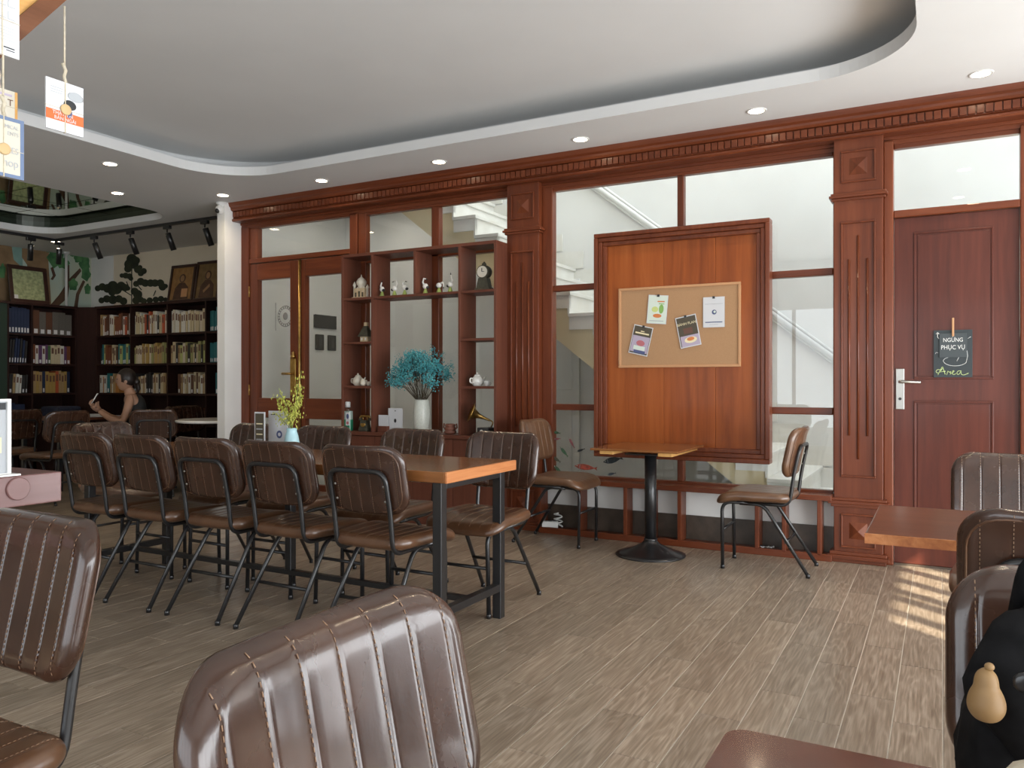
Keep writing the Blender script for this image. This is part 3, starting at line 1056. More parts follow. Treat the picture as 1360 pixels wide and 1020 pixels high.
ck = thing('cork_board', 'tan framed cork board with four pinned flyers', 'cork board', (ca.x, 5.355, cb.z))
MB().box(.018, cw - .018, -.008, 0, .018, ch_ - .018).build('cork_sheet', CORK, ck)
f = MB()
for q in ((0, cw, 0, .018), (0, cw, ch_ - .018, ch_), (0, .018, .018, ch_ - .018), (cw - .018, cw, .018, ch_ - .018)):
    f.box(q[0], q[1], -.016, 0, q[2], q[3], bev=.003)
f.build('frame', CORKF, ck)
INK = {k: mat('ink_' + k, v, .6) for k, v in dict(green=(.22, .42, .10), lime=(.55, .62, .22), orange=(.62, .20, .06), olive=(.075, .062, .04),
       cream=(.75, .66, .42), pink=(.45, .14, .16), lilac=(.42, .36, .46), blue=(.07, .09, .20), grey=(.38, .40, .42), red=(.45, .06, .04), brown=(.13, .06, .04), pale=(.62, .70, .62), yellow=(.65, .5, .12)).items()}


def flyer(px, py, w_, h_, tilt, label, bits, base=PAPER, words=()):
    p = at_y(px, py, 5.340)
    t = thing('flyer', label, 'flyer', p, group='flyers on the cork board')
    t.rotation_euler = (0, R(tilt), 0)
    MB().box(-w_ / 2, w_ / 2, 0, .0015, -h_ / 2, h_ / 2).build('sheet', base, t)
    for (nm, kind, cx, cz, sx, sz, ink) in bits:
        m = MB()
        if kind == 'e': m.lathe([(0, 0), (1, 0)], 20, cap=False)
        else: m.add([(-1, -1, 0), (1, -1, 0), (1, 1, 0), (-1, 1, 0)], [(0, 1, 2, 3)])
        o = m.build(nm, INK[ink], t, (cx * w_, -.0006 - .0002 * bits.index((nm, kind, cx, cz, sx, sz, ink)), cz * h_), fix=False)
        o.rotation_euler = (R(90), 0, 0); o.scale = (sx * w_, sz * h_, 1)
    for (s_, sz, cx, cz, ink) in words:
        text(s_, sz * h_, INK[ink], t, (cx * w_, -.004, cz * h_), (R(90), 0, 0), ext=.0002)
    MB().box(-.008, .008, -.006, .001, h_ / 2 - .012, h_ / 2 + .004).build('clip', BLACK, t)
    return t


flyer(873, 411, .142, .20, 5, 'pale flyer with a lime drink picture pinned at top left of cork board',
      [('print', 'q', .0, .0, .47, .48, 'pale'), ('print', 'e', -.12, .0, .17, .10, 'lime'), ('print', 'e', .2, .02, .12, .16, 'green'), ('print', 'e', .02, -.22, .22, .07, 'orange'),
       ('print', 'q', .16, .28, .18, .02, 'orange'), ('print', 'q', .2, .2, .14, .015, 'green'), ('print', 'q', 0, -.4, .36, .012, 'grey')])
flyer(851, 452, .142, .205, 13, 'dark flyer with a pink dessert picture pinned lowest on cork board',
      [('print', 'q', 0, 0, .46, .47, 'olive'), ('print', 'q', 0, -.14, .44, .28, 'lilac'), ('print', 'e', .02, -.1, .22, .10, 'pink'), ('print', 'q', 0, -.27, .3, .07, 'pale'), ('print', 'q', .05, -.4, .3, .05, 'blue'),
       ('print', 'q', 0, .24, .36, .025, 'cream'), ('print', 'q', 0, .31, .1, .015, 'cream')])
flyer(914, 440, .145, .215, -11, 'dark flyer with a caramel flan picture pinned in the middle of cork board',
      [('print', 'q', 0, 0, .46, .47, 'olive'), ('print', 'q', .02, -.3, .44, .17, 'lilac'), ('print', 'e', .05, -.28, .30, .10, 'cream'), ('print', 'e', .05, -.25, .18, .06, 'orange'), ('print', 'q', 0, .02, .22, .09, 'brown')],
      words=(('BÁNH FLAN', .115, 0, .25, 'cream'),))
flyer(948, 414.5, .145, .205, 0, 'white flyer with a small blue round emblem on cork board',
      [('print', 'e', .02, .0, .11, .08, 'blue'), ('print', 'e', .04, .01, .055, .04, 'pale'), ('print', 'q', 0, -.33, .4, .014, 'blue'), ('print', 'q', 0, .27, .42, .006, 'grey'), ('print', 'q', 0, -.41, .2, .006, 'grey')])

# ================================================================== chalkboard sign on the door
cbk = mat('chalkboard_slate', (.035, .045, .05), .75)
CHALK = mat('chalk_white', (.72, .74, .72), .9)
CHALKY = mat('chalk_yellow_green', (.45, .55, .25), .9)
p0, p1 = at_y(1240, 439, 5.40), at_y(1291.5, 501, 5.40)
sg = thing('chalkboard_sign', 'dark chalkboard sign lettered by hand hanging on the door', 'sign', (p0.x, 5.405, p1.z))
sw, sh = p1.x - p0.x, p0.z - p1.z
MB().box(0, sw, -.008, 0, 0, sh, bev=.001).build('board', cbk, sg)
sm = MB().box(.03, .03 + sw * .71, -.014, -.008, sh * .42, sh * .93, bev=.001).build('small_board', mat('lighter_slate', (.055, .068, .074), .75), sg)
zx = (.03 + sw * .355)
text('NGỪNG', .034, CHALK, sg, (zx, -.0145, sh * .785), (R(90), 0, 0), xs=.82)
text('PHỤC VỤ', .036, CHALK, sg, (zx, -.0145, sh * .63), (R(90), 0, 0), xs=.82)



def chalkline(pts, m=CHALK, r=.0012):
    MB().tube([(q[0] * sw, -.0088, q[1] * sh) for q in pts], r, 5).build('chalk_line', m, sg)


chalkline([(.60, .34)] + [(.52 + .27 * math.cos(R(a)), .345 - .09 * math.sin(R(a)) * 1.0) for a in range(-60, -190, -12)] + [(.26 + .30 + .31 * math.cos(R(a)), .36 + .12 * math.sin(R(a))) for a in range(190, 345, 12)] + [(.88, .45), (.86, .56)])
chalkline([(.06, .92), (.1, .955), (.15, .92)], r=.0022); chalkline([(.1, .95), (.1, .86), (.14, .82)], r=.0022)
chalkline([(.04, .50), (.07, .535), (.11, .52)]); chalkline([(.88, .81), (.96, .85)])
AR = [[(.22, .15), (.1, .17), (.05, .12), (.12, .08), (.24, .2), (.3, .07)], [(.11, .05), (.23, .235), (.30, .06)], [(.14, .11), (.31, .13)], [(.34, .05), (.37, .14), (.41, .10), (.45, .13), (.43, .06)],
      [(.44, .07), (.50, .10), (.54, .13), (.50, .145), (.475, .09), (.52, .05), (.58, .08)], [(.72, .13), (.64, .14), (.59, .08), (.65, .05), (.71, .13), (.71, .06), (.78, .045), (.90, .085)]]
for ln in AR: chalkline(fillet([(p[0], p[1], 0) for p in ln], .03, 4), CHALKY, .0018)
st_ = MB().box(-.006, .006, -.018, -.012, -.055, .055, bev=.002).build('clothes_peg', CORKF, sg, (zx, -.002, sh * 1.06))

# ================================================================== low bench of open boxes
bn = thing('low_bench', 'low red wooden bench of open boxes under the glazing', 'bench', (0, 0, 0))
BF = 5.285
MB().box(-2.64, -.60, BF - .006, 5.41, .378, .412, bev=.004).build('top_board', REDX, bn)
MB().box(-2.64, -.60, BF, BF + .02, 0, .045, bev=.003).build('bottom_rail', REDX, bn)
MB().box(-2.64, -.60, BF + .02, 5.41, .02, .035).build('bottom_board', REDX, bn)
for px in (716, 769, 830, 864, 902, 1005, 1041, 1088):
    x = at_y(px, 640, BF).x
    MB().box(x - .013, x + .013, BF, 5.41, .035, .378, bev=.003).build('divider', RED, bn)
# power strip and cable tangle in the left box, crumpled wrapper in another
x = at_y(732, 690, 5.33).x
ps = thing('power_strip', 'white power strip with coiled cable in the left box of the bench', 'power strip', (x, 5.335, .035), R(20))
MB().box(-.07, .05, -.025, .025, 0, .05, bev=.006).build('body', WHITE, ps)
for k in range(3): MB().lathe([(.014, 0), (.014, .003)], 10).build('socket', INK['grey'], ps, (-.045 + k * .035, -.0, .048))
MB().tube([(.05 + .03 * math.cos(a * .7) , .02 * math.sin(a * .7), .012 + .009 * a * .45) for a in range(26)], .006, 6).build('cable', WHITE, ps)
x = at_y(1018, 728, 5.32).x
wp = MB()
for k in range(14):
    a = k * 2.4; q = .035 + .02 * random.random()
    wp.v += [(0, 0, .012), (q * math.cos(a), q * .6 * math.sin(a), .002 + .02 * random.random()), (q * math.cos(a + .8), q * .6 * math.sin(a + .8), .002 + .02 * random.random())]
    n = len(wp.v); wp.f.append((n - 3, n - 2, n - 1)); wp.m.append(k % 3 == 0); wp.sm.append(False)
tag(wp.build('wrapper', [WHITE, DARK], None, (x, 5.335, .036), fix=False), 'crumpled white and black wrapper in a right box of the bench', 'wrapper')

# ================================================================== fish decals on the lower glass
fishc = dict(g=(.05, .11, .06), p=(.20, .07, .075), r=(.26, .05, .03), k=(.018, .025, .028), b=(.06, .075, .09), o=(.07, .075, .05))
fm = {k: noisy('fish_' + k, tuple(q * .6 for q in v), tuple(min(1, q * 1.7) for q in v), 60, .6) for k, v in fishc.items()}
fish = [(739, 574.5, .070, .022, 8, 'g', 'green', 'highest at the left'), (739.5, 583, .065, .018, -6, 'p', 'pale pink', 'just under the highest green one'), (759, 588, .095, .02, 58, 'p', 'dusky pink', 'pointing steeply upwards'),
        (749, 600, .098, .025, 48, 'g', 'green', 'slanting in the middle of the shoal'), (771, 598, .075, .018, -20, 'k', 'black', 'nearest the board edge'), (739, 610, .08, .025, 30, 'o', 'olive grey', 'at the left bar'),
        (741, 623.5, .095, .025, 38, 'g', 'dark green', 'lowest at the left'), (758, 629, .075, .022, 20, 'k', 'black', 'low beside the chair seat'), (778, 620.5, .185, .045, 4, 'r', 'large red', 'largest of the shoal'),
        (814, 611, .16, .045, -14, 'k', 'large black', 'partly under the board'), (812, 629.5, .075, .02, -14, 'b', 'small blue grey', 'right of the red one'), (822, 636, .10, .02, 4, 'k', 'black', 'lowest at the right')]
for (px, py, L, Hh, ang, c, cn, where) in fish:
    p = at_y(px, py, 5.432)
    pts = [(-.5 * L, 0)]
    up = [(-.42, .32), (-.28, .8), (-.08, 1), (.12, .8), (.28, .4), (.36, .16), (.5, .62), (.46, 0)]
    pts += [(a * L, b2 * Hh / 2) for a, b2 in up] + [(a * L, -b2 * Hh / 2) for a, b2 in reversed(up[:-1])]
    o = thing('fish_decal', f'{cn} fish decal on the lower glass, {where}', 'decal', p, group='fish decals')
    o.rotation_euler = (0, R(ang), 0)
    MB().prism(pts, 'y', -.001, .001).build('body', fm[c], o)
    MB().lathe([(0, 0), (.004, 0)], 8, cap=False).build('eye', INK['pale'], o, (-.38 * L, -.0016, .08 * Hh), fix=False).rotation_euler = (R(90), 0, 0)
    MB().box(-.27 * L, -.255 * L, -.0016, -.001, -.34 * Hh, .34 * Hh).build('gill_line', INK['grey'], o)
# ================================================================== display shelf on a low cabinet
SFY, SBY = 5.16, 5.392
ds = thing('display_shelf', 'open backless brown display shelf with square niches', 'shelf', (0, 0, 0))
vx = [at_y(q, 420, SFY).x for q in (454.5, 494, 550.5, 610, 657.5)]
ZS = [.715, 1.082, 1.448, 1.815, 2.165]
for k in (0, 1, 3, 4): MB().box(vx[k] - .011, vx[k] + .011, SFY, SBY, ZS[0], 2.165, bev=.002).build('upright', SHELF, ds)
MB().box(vx[2] - .011, vx[2] + .011, SFY, SBY, ZS[3] + .011, 2.165, bev=.002).build('upright', SHELF, ds)
MB().box(vx[0] - .011, vx[4] + .011, SFY, SBY, 2.165, 2.19, bev=.002).build('top_board', SHELFX, ds)
for z in ZS[1:3]:
    for a, b_ in ((0, 1), (3, 4)): MB().box(vx[a] + .011, vx[b_] - .011, SFY, SBY, z - .010, z + .010, bev=.002).build('shelf_board', SHELFX, ds)
for a, b_ in ((0, 1), (1, 3), (3, 4)): MB().box(vx[a] + .011, vx[b_] - .011, SFY, SBY, ZS[3] - .010, ZS[3] + .010, bev=.002).build('shelf_board', SHELFX, ds)
cbn = thing('low_cabinet', 'low brown cabinet under the display shelf', 'cabinet', (0, 0, 0))
cx0, cx1 = vx[0] - .03, vx[4] + .02
MB().box(cx0, cx1, 5.13, SBY, .685, .715, bev=.003).build('counter_board', SHELFX, cbn)
MB().box(cx0 + .01, cx1 - .01, 5.16, SBY, .0, .685).build('carcass', SHELF, cbn)
dw = (cx1 - cx0 - .02) / 4
for k in range(4):
    q = MB().box(cx0 + .01 + dw * k + .002, cx0 + .01 + dw * (k + 1) - .002, 5.142, 5.16, .07, .68, bev=.002).build('door', SHELF, cbn)
    MB().lathe([(.010, 0), (.012, .008), (.008, .014), (0, .015)], 10).build('knob', BRASS, q, (cx0 + .01 + dw * (k + (.9 if k % 2 == 0 else .1)), 5.142, .40)).rotation_euler = (R(90), 0, 0)


def on(px, z, y=5.25):
    return Vector((at_y(px, 500, y).x, y, z + .0005))


CER = noisy('ivory_ceramic', (.66, .60, .48), (.72, .67, .56), 20, .25)
CERW = mat('white_ceramic', (.78, .77, .72), .2)
TAN = noisy('tan_ceramic', (.50, .38, .22), (.62, .50, .33), 40, .5)
ROOF = noisy('dark_roof', (.045, .04, .025), (.07, .065, .04), 40, .6)
# palace model
pl = thing('palace_figurine', 'cream palace figurine with domes in the top left niche', 'figurine', on(480, ZS[3] + .01))
b = MB().box(-.055, .055, -.03, .03, 0, .085).box(-.075, .075, -.035, .035, 0, .012)
b.build('walls', TAN, pl)
for x, h, r in ((-.068, .14, .012), (.068, .11, .012), (-.03, .10, .016), (.03, .10, .016)):
    MB().lathe([(r, 0), (r * .9, h * .75), (r * 1.25, h * .78), (r * 1.2, h * .86), (r * .6, h * .97), (0, h * 1.08)], 10).build('turret', CER, pl, (x, -.005, 0))
MB().lathe([(.03, .08), (.03, .105), (.042, .12), (.044, .14), (.03, .165), (.008, .18), (.003, .2), (0, .205)], 14).build('dome', CER, pl)
for x in (-.036, 0, .036):
    MB().box(x - .008, x + .008, -.032, -.028, .012, .05 if x else .06).build('archway', ROOF, pl)
# cottage
ct_ = thing('cottage_figurine', 'small cottage figurine with tall dark green roof on left shelf', 'figurine', on(486, ZS[2] + .01))
MB().box(-.04, .04, -.03, .03, 0, .05, bev=.004).build('walls', TAN, ct_)
MB().add([(-.055, -.045, .045), (.055, -.045, .045), (.055, .045, .045), (-.055, .045, .045), (-.015, -.008, .14), (.015, -.008, .14), (.015, .008, .14), (-.015, .008, .14)],
         [(0, 1, 5, 4), (1, 2, 6, 5), (2, 3, 7, 6), (3, 0, 4, 7), (4, 5, 6, 7), (3, 2, 1, 0)]).build('roof', ROOF, ct_)
MB().box(-.012, .018, -.012, .012, .135, .165).build('chimney', TAN, ct_)
for x in (-.02, .02): MB().box(x - .007, x + .007, -.032, -.029, .015, .035).build('window', CERW, ct_)


def teapot(name, label, loc, s, m, group=None):
    t = thing(name, label, 'teapot', loc, group=group)
    MB().lathe([(.03, 0), (.034, .004), (.05, .025), (.053, .045), (.045, .07), (.03, .082), (.028, .086)], 18).build('body', m, t)
    MB().lathe([(.03, .085), (.026, .095), (.01, .103), (.006, .108), (.009, .115), (0, .12)], 14).build('lid', m, t)
    MB().tube([(.045, 0, .03), (.065, 0, .04), (.075, 0, .06), (.088, 0, .078)], .008, 8, rr=[.013, .010, .008, .006]).build('spout', m, t)
    MB().tube(fillet([(-.046, 0, .065), (-.08, 0, .068), (-.08, 0, .03), (-.048, 0, .025)], .025), .006, 8).build('handle', m, t)
    t.scale = (s, s, s)
    return t


teapot('teapot', 'ivory teapot on the third shelf of the left niches', on(475.5, ZS[1] + .01), .9, CER)
cu = thing('cream_jug', 'small ivory jug beside the ivory teapot', 'jug', on(482.5, ZS[1] + .01, 5.2))
MB().lathe([(.018, 0), (.026, .018), (.022, .04), (.016, .05), (.019, .058)], 14).build('body', CER, cu)
MB().tube(fillet([(.02, 0, .045), (.04, 0, .045), (.024, 0, .015)], .012), .004, 6).build('handle', CER, cu)
cu = thing('sugar_cup', 'tiny ivory cup right of the ivory jug', 'cup', on(489.5, ZS[1] + .01, 5.24))
MB().lathe([(.014, 0), (.022, .012), (.024, .035), (.022, .036), (.018, .012)], 14).build('body', CER, cu)
MB().tube(fillet([(-.02, 0, .03), (-.036, 0, .028), (-.02, 0, .012)], .01), .003, 6).build('handle', CER, cu)
# white pot and cup in the right niches
tp = teapot('teapot', 'round white teapot on the third shelf of the right niches', on(634, ZS[1] + .01), .9, CERW)
tp.rotation_euler.z = R(70)
cu = thing('tea_cup', 'small white cup beside the round white teapot', 'cup', on(647, ZS[1] + .01))
MB().lathe([(.012, 0), (.014, .004), (.026, .025), (.028, .042), (.026, .042), (.012, .01)], 16).build('body', CERW, cu)
MB().tube(fillet([(.026, 0, .035), (.045, 0, .035), (.024, 0, .012)], .01), .0035, 6).build('handle', CERW, cu)
# mantel clock
mc = thing('mantel_clock', 'dark and cream mantel clock in the top right niche', 'clock', on(643, ZS[3] + .01))
MB().box(-.055, .055, -.03, .03, 0, .02, bev=.004).build('base', ROOF, mc)
MB().prism([(-.045, .02), (.045, .02), (.03, .085), (-.03, .085)], 'y', -.024, .024).build('body', ROOF, mc)
o = MB().lathe([(.045, -.024), (.048, 0), (.045, .022), (.038, .026)], 24).build('case', ROOF, mc, (0, 0, .125)); o.rotation_euler = (R(90), 0, 0)
o = MB().lathe([(.0, .027), (.038, .027)], 24, cap=False).build('dial', CER, mc, (0, 0, .125)); o.rotation_euler = (R(90), 0, 0)
h = MB().box(-.002, .002, -.031, -.0285, .125, .15).box(0, .018, -.031, -.0285, .1235, .1265); h.build('hands', DARK, mc)
MB().lathe([(.012, .168), (.016, .178), (.006, .19), (0, .198)], 10).build('finial', ROOF, mc)
mc.scale = (1.2, 1.2, 1.15)


# cranes
GRS = mat('figurine_base_green', (.30, .38, .10), .5)
BEAKD = mat('crane_dark', (.02, .02, .02), .5)


def crane(px, pose, h, label):
    t = thing('crane_figurine', label, 'figurine', on(px, ZS[3] + .01, 5.22), group='white crane figurines')
    MB().lathe([(.018, 0), (.014, .012), (.008, .03), (.004, .04)], 10).build('base', GRS, t)
    MB().ell((0, 0, .052), .020, .014, .018, M=Matrix.Rotation(R(35 if pose != 'down' else 0), 3, 'Y')).build('body', CERW, t)
    if pose == 'up': pth = [(.008, 0, .06), (.016, 0, .078), (.008, 0, .092), (.004, 0, h)]
    elif pose == 'back': pth = [(.008, 0, .06), (.02, 0, .08), (.012, 0, h), (-.006, 0, h - .006)]
    else: pth = [(.010, 0, .06), (.028, 0, .07), (.034, 0, .055), (.034, 0, .038)]
    MB().tube(pth, .005, 8, rr=[.008, .006, .005, .0045]).build('neck', CERW, t)
    e = Vector(pth[-1]); d = (e - Vector(pth[-2])).normalized()
    MB().tube([e, e + d * .016], .003, 6, rr=[.0045, .0008]).build('beak', BEAKD, t)
    MB().ell((-.016, 0, .044), .012, .010, .010).build('tail', BEAKD, t)
    t.scale = (1.25, 1.25, 1.2)
    return t


crane(507.5, 'up', .10, 'white crane figurine leftmost, against the left upright').rotation_euler.z = R(160)
crane(524, 'back', .105, 'white crane figurine with curled neck, second from the left')
crane(537.5, 'back', .10, 'white crane figurine with dark wing, third from the left').rotation_euler.z = R(180)
crane(565, 'back', .105, 'white crane figurine standing left in the second niche').rotation_euler.z = R(180)
crane(583, 'down', .09, 'white crane figurine bending its head down')
crane(598, 'up', .115, 'tallest white crane figurine stretching its neck, rightmost')

# mouthwash bottle
bt = thing('mouthwash_bottle', 'clear bottle of green mouthwash with white cap on the counter', 'bottle', on(462, ZS[0], 5.2))
MB().prism(rrect(-.036, .036, -.022, .022, .012, 4), 'z', 0, .15).build('body', mat('pale_clear_plastic', (.30, .38, .34), .12), bt)
MB().prism(rrect(-.0366, .0366, -.0226, .0226, .012, 4), 'z', .002, .085).build('liquid', mat('green_liquid_seen', (.015, .20, .10), .12), bt)
MB().lathe([(.03, .15), (.018, .165), (.016, .18)], 14).build('neck', CLEAR, bt)
MB().lathe([(.019, .178), (.019, .215), (.015, .222), (0, .222)], 16).build('cap', WHITE, bt)
bt.scale = (1.15, 1.15, 1.1)
lb = MB().box(.0, .034, -.0235, -.0222, .04, .14).build('label', PAPER, bt)
MB().ell((.017, -.0238, .11), .012, .0006, .02).build('label_print', INK['blue'], lb)
MB().ell((.017, -.0238, .06), .012, .0006, .012).build('label_print', INK['pink'], lb)
# antique telephone
ph = thing('antique_telephone', 'small antique brass and black telephone on the counter', 'telephone', on(485, ZS[0], 5.2))
MB().box(-.045, .045, -.035, .035, 0, .03, bev=.006).build('base', ROOF, ph)
MB().prism([(-.04, .03), (.04, .03), (.024, .09), (-.024, .09)], 'y', -.03, .025).build('body', ROOF, ph)
o = MB().lathe([(.0, .003), (.024, .003), (.028, 0)], 18).build('dial', BRASS, ph, (0, -.028, .062)); o.rotation_euler = (R(75), 0, 0)
MB().tube(fillet([(-.05, 0, .105), (-.045, 0, .125), (.045, 0, .125), (.05, 0, .105)], .02), .008, 8).build('handset', BRASS, ph)
for x in (-.05, .05): MB().lathe([(.016, -.012), (.01, .01)], 10).build('earpiece', ROOF, ph, (x, 0, .1))
for x in (-.022, .022): MB().tube([(x, 0, .09), (x, 0, .12)], .004, 6).build('cradle', BRASS, ph)


def card_stand(px0, px1, pt_, z, y, label, base=True, emblem=True):
    a, b_ = at_y(px0, pt_, y), at_y(px1, pt_, y)
    t = thing('card_stand', label, 'card stand', ((a.x + b_.x) / 2, y, z))
    w_, h = (b_.x - a.x), a.z - z
    zb = h * .35 if base else 0
    if base: MB().box(-w_ / 2, w_ / 2, -.02, .02, 0, zb, bev=.003).build('block', SHELF, t)
    MB().box(-w_ / 2, w_ / 2, -.003, .003, zb, h).build('card', PAPER, t)
    if emblem:
        o = MB().lathe([(0, 0), (.012, 0)], 16, cap=False).build('emblem', DARK, t, (0, -.0035, h * .48), fix=False); o.rotation_euler = (R(90), 0, 0); o.scale = (1, 1.4, 1)
        MB().box(-.006, .006, -.0036, -.003, h * .87, h * .91).build('print', DARK, t)
        MB().box(-w_ * .38, w_ * .38, -.0036, -.003, h * .16, h * .175).build('print', INK['grey'], t)
    return t


card_stand(503, 515.5, 551, ZS[0], 5.2, 'small blank white card on a wooden block beside the larger card', True, False)
card_stand(516, 534.5, 542, ZS[0], 5.22, 'white card with dark emblem standing on the counter', False)

# vase of teal dried flowers
CRACK = noisy('pale_speckled_ceramic', (.56, .58, .52), (.68, .70, .63), 130, .3, 3)
vs = thing('flower_vase', 'pale speckled vase of teal dried flowers on the cabinet', 'vase', on(560, ZS[0], 5.26))
MB().lathe([(.045, 0), (.05, .004), (.066, .06), (.070, .13), (.066, .20), (.056, .262), (.052, .268), (.046, .262), (.05, .2)], 24).build('vase', CRACK, vs)
TEAL = noisy('teal_blossom', (.03, .21, .25), (.10, .43, .45), 30, .6)
TWIG = mat('dry_twig', (.07, .055, .035), .8)
rg = random.Random(3)
sprays = [(rg.uniform(0, 2 * PI), rg.random()) for _ in range(80)]
sb, fb = MB(), MB()
ico = [(0, 0, 1)] + [(.89 * math.cos(R(72 * k)), .89 * math.sin(R(72 * k)), .45) for k in range(5)] + [(.89 * math.cos(R(36 + 72 * k)), .89 * math.sin(R(36 + 72 * k)), -.45) for k in range(5)] + [(0, 0, -1)]
icf = [(0, 1 + k, 1 + (k + 1) % 5) for k in range(5)] + [(1 + k, 6 + k, 1 + (k + 1) % 5) for k in range(5)] + [(1 + (k + 1) % 5, 6 + k, 6 + (k + 1) % 5) for k in range(5)] + [(11, 6 + (k + 1) % 5, 6 + k) for k in range(5)]
octa = [(1, 0, 0), (-1, 0, 0), (0, 1, 0), (0, -1, 0), (0, 0, 1), (0, 0, -1)]
ocf = [(0, 2, 4), (2, 1, 4), (1, 3, 4), (3, 0, 4), (2, 0, 5), (1, 2, 5), (3, 1, 5), (0, 3, 5)]
for (a, q) in sprays:
    r = .27 * math.sqrt(q)
    end = Vector((r * math.cos(a) * 1.0 + .0, r * math.sin(a) * .55 - .03, .29 + .36 * (1 - (r / .30) ** 2) * rg.uniform(.62, 1.05) + .10 * (r / .27) * rg.uniform(.2, 1)))
    st0 = Vector((.03 * math.cos(a), .03 * math.sin(a), .25))
    mid = st0.lerp(end, .5) + Vector((0, 0, .03))
    sb.tube([st0, mid, end], .0016, 4, cap=False)
    for k in range(46):
        d = Vector((rg.gauss(0, 1), rg.gauss(0, 1), rg.gauss(0, .8))) * .026
        p = end + d
        s_ = rg.uniform(.0045, .008)
        fb.add([(p.x + v[0] * s_, p.y + v[1] * s_, p.z + v[2] * s_) for v in octa], ocf)
        if k % 5 == 0: sb.tube([end - Vector((0, 0, .035)), p], .0008, 3, cap=False)
for (ex, ez) in ((.24, .50), (.27, .46), (.20, .62), (-.20, .60), (.29, .53), (.12, .66)):
    end = Vector((ex, -.02, ez))
    sb.tube([(.02, 0, .25), (ex * .6, 0, .40), end], .0016, 4, cap=False)
    for k in range(40):
        p = end + Vector((rg.gauss(0, .022), rg.gauss(0, .016), rg.gauss(0, .018)))
        s_ = rg.uniform(.003, .006)
        fb.add([(p.x + v[0] * s_, p.y + v[1] * s_, p.z + v[2] * s_) for v in octa], ocf)
tag(fb.build('blossoms', TEAL, vs, fix=False), 'teal dyed dried blossoms', kind='stuff')
tag(sb.build('stems', TWIG, vs, fix=False), kind='stuff')
# stacked clay pots
CLAY = noisy('red_clay', (.15, .05, .03), (.20, .075, .045), 30, .6)
cp_ = thing('clay_burner', 'small tiered red clay pot right of the vase', 'pot', on(598, ZS[0], 5.22))
MB().lathe([(.03, 0), (.045, .006), (.05, .02), (.04, .028), (.044, .034), (.05, .048), (.038, .056), (.04, .062), (.044, .075), (.03, .082), (0, .083)], 18).build('body', CLAY, cp_)
for s_ in (-1, 1):
    MB().tube([(s_ * .04, 0, .04), (s_ * .062, 0, .05), (s_ * .058, 0, .084)], .006, 6).build('handle', CLAY, cp_)
# gramophone
gm = thing('gramophone', 'small brass-horned gramophone in the lower right niche', 'gramophone', on(645, ZS[0], 5.22))
MB().box(-.05, .05, -.045, .045, 0, .06, bev=.004).build('box', BEAKD, gm)
o = MB().lathe([(.038, 0), (.038, .004)], 20).build('turntable', CHROME, gm, (0, 0, .060))
o = MB().lathe([(0, 0), (.016, 0)], 12, cap=False).build('badge', CERW, gm, (-.01, -.046, .03), fix=False); o.rotation_euler = (R(90), 0, 0)
hn = MB()
prf = [(.0055, 0), (.008, .03), (.014, .06), (.026, .085), (.044, .10), (.056, .105), (.054, .107), (.042, .103), (.022, .085), (.01, .06)]
hn.lathe([(r * 1.4, z * 1.5) for r, z in prf], 20, cap=False)
o = hn.build('horn', BRASS, gm, (.025, .02, .115)); o.rotation_euler = (R(35), R(-62), 0)
MB().tube(fillet([(.03, .03, .06), (.05, .03, .10), (.028, .022, .116)], .02), .005, 8).build('tone_arm', BRASS, gm)

# ================================================================== things on the long table
tv = thing('bud_vase', 'small light blue vase of yellow sprigs on the long table', 'vase', Vector((at_y(387.5, 570, 3.1).x, 3.1, .7505)))
SKY = mat('light_blue_glaze', (.42, .66, .72), .25)
MB().lathe([(.028, 0), (.036, .012), (.041, .05), (.034, .09), (.026, .115), (.028, .13), (.024, .13), (.024, .11)], 20).build('vase', SKY, tv)
YEL = noisy('yellow_green_sprig', (.33, .36, .04), (.55, .55, .12), 60, .7)
GST = mat('sprig_stem', (.22, .26, .06), .7)
sp_, sf = MB(), MB()
for k, (ex, ez) in enumerate(((.06, .43), (.05, .35), (-.05, .34), (-.09, .30), (-.02, .30), (.075, .28), (.02, .36), (-.11, .24), (.0, .25), (.05, .24), (-.16, .21), (.03, .30))):
    ey = rg.uniform(-.05, .05)
    p0_, p2 = Vector((0, 0, .11)), Vector((ex, ey, ez))
    p1_ = Vector((ex * .3, ey * .3, .11 + (ez - .11) * .55))
    pts = [p0_ * (1 - t) ** 2 + p1_ * 2 * t * (1 - t) + p2 * t * t for t in [i / 6 for i in range(7)]]
    sp_.tube(pts, .0018, 4, cap=False)
    for i in range(46):
        t = .3 + .7 * rg.random()
        q = p0_ * (1 - t) ** 2 + p1_ * 2 * t * (1 - t) + p2 * t * t
        q = q + Vector((rg.gauss(0, .019), rg.gauss(0, .017), rg.gauss(0, .010))) * (1.4 - t)
        s_ = rg.uniform(.0022, .005)
        sf.add([(q.x + v[0] * s_, q.y + v[1] * s_, q.z + v[2] * s_ * 1.8) for v in octa], ocf)
tag(sf.build('blossoms', YEL, tv, fix=False), 'tiny yellow green flowers', kind='stuff')
sp_.build('stems', GST, tv, fix=False)


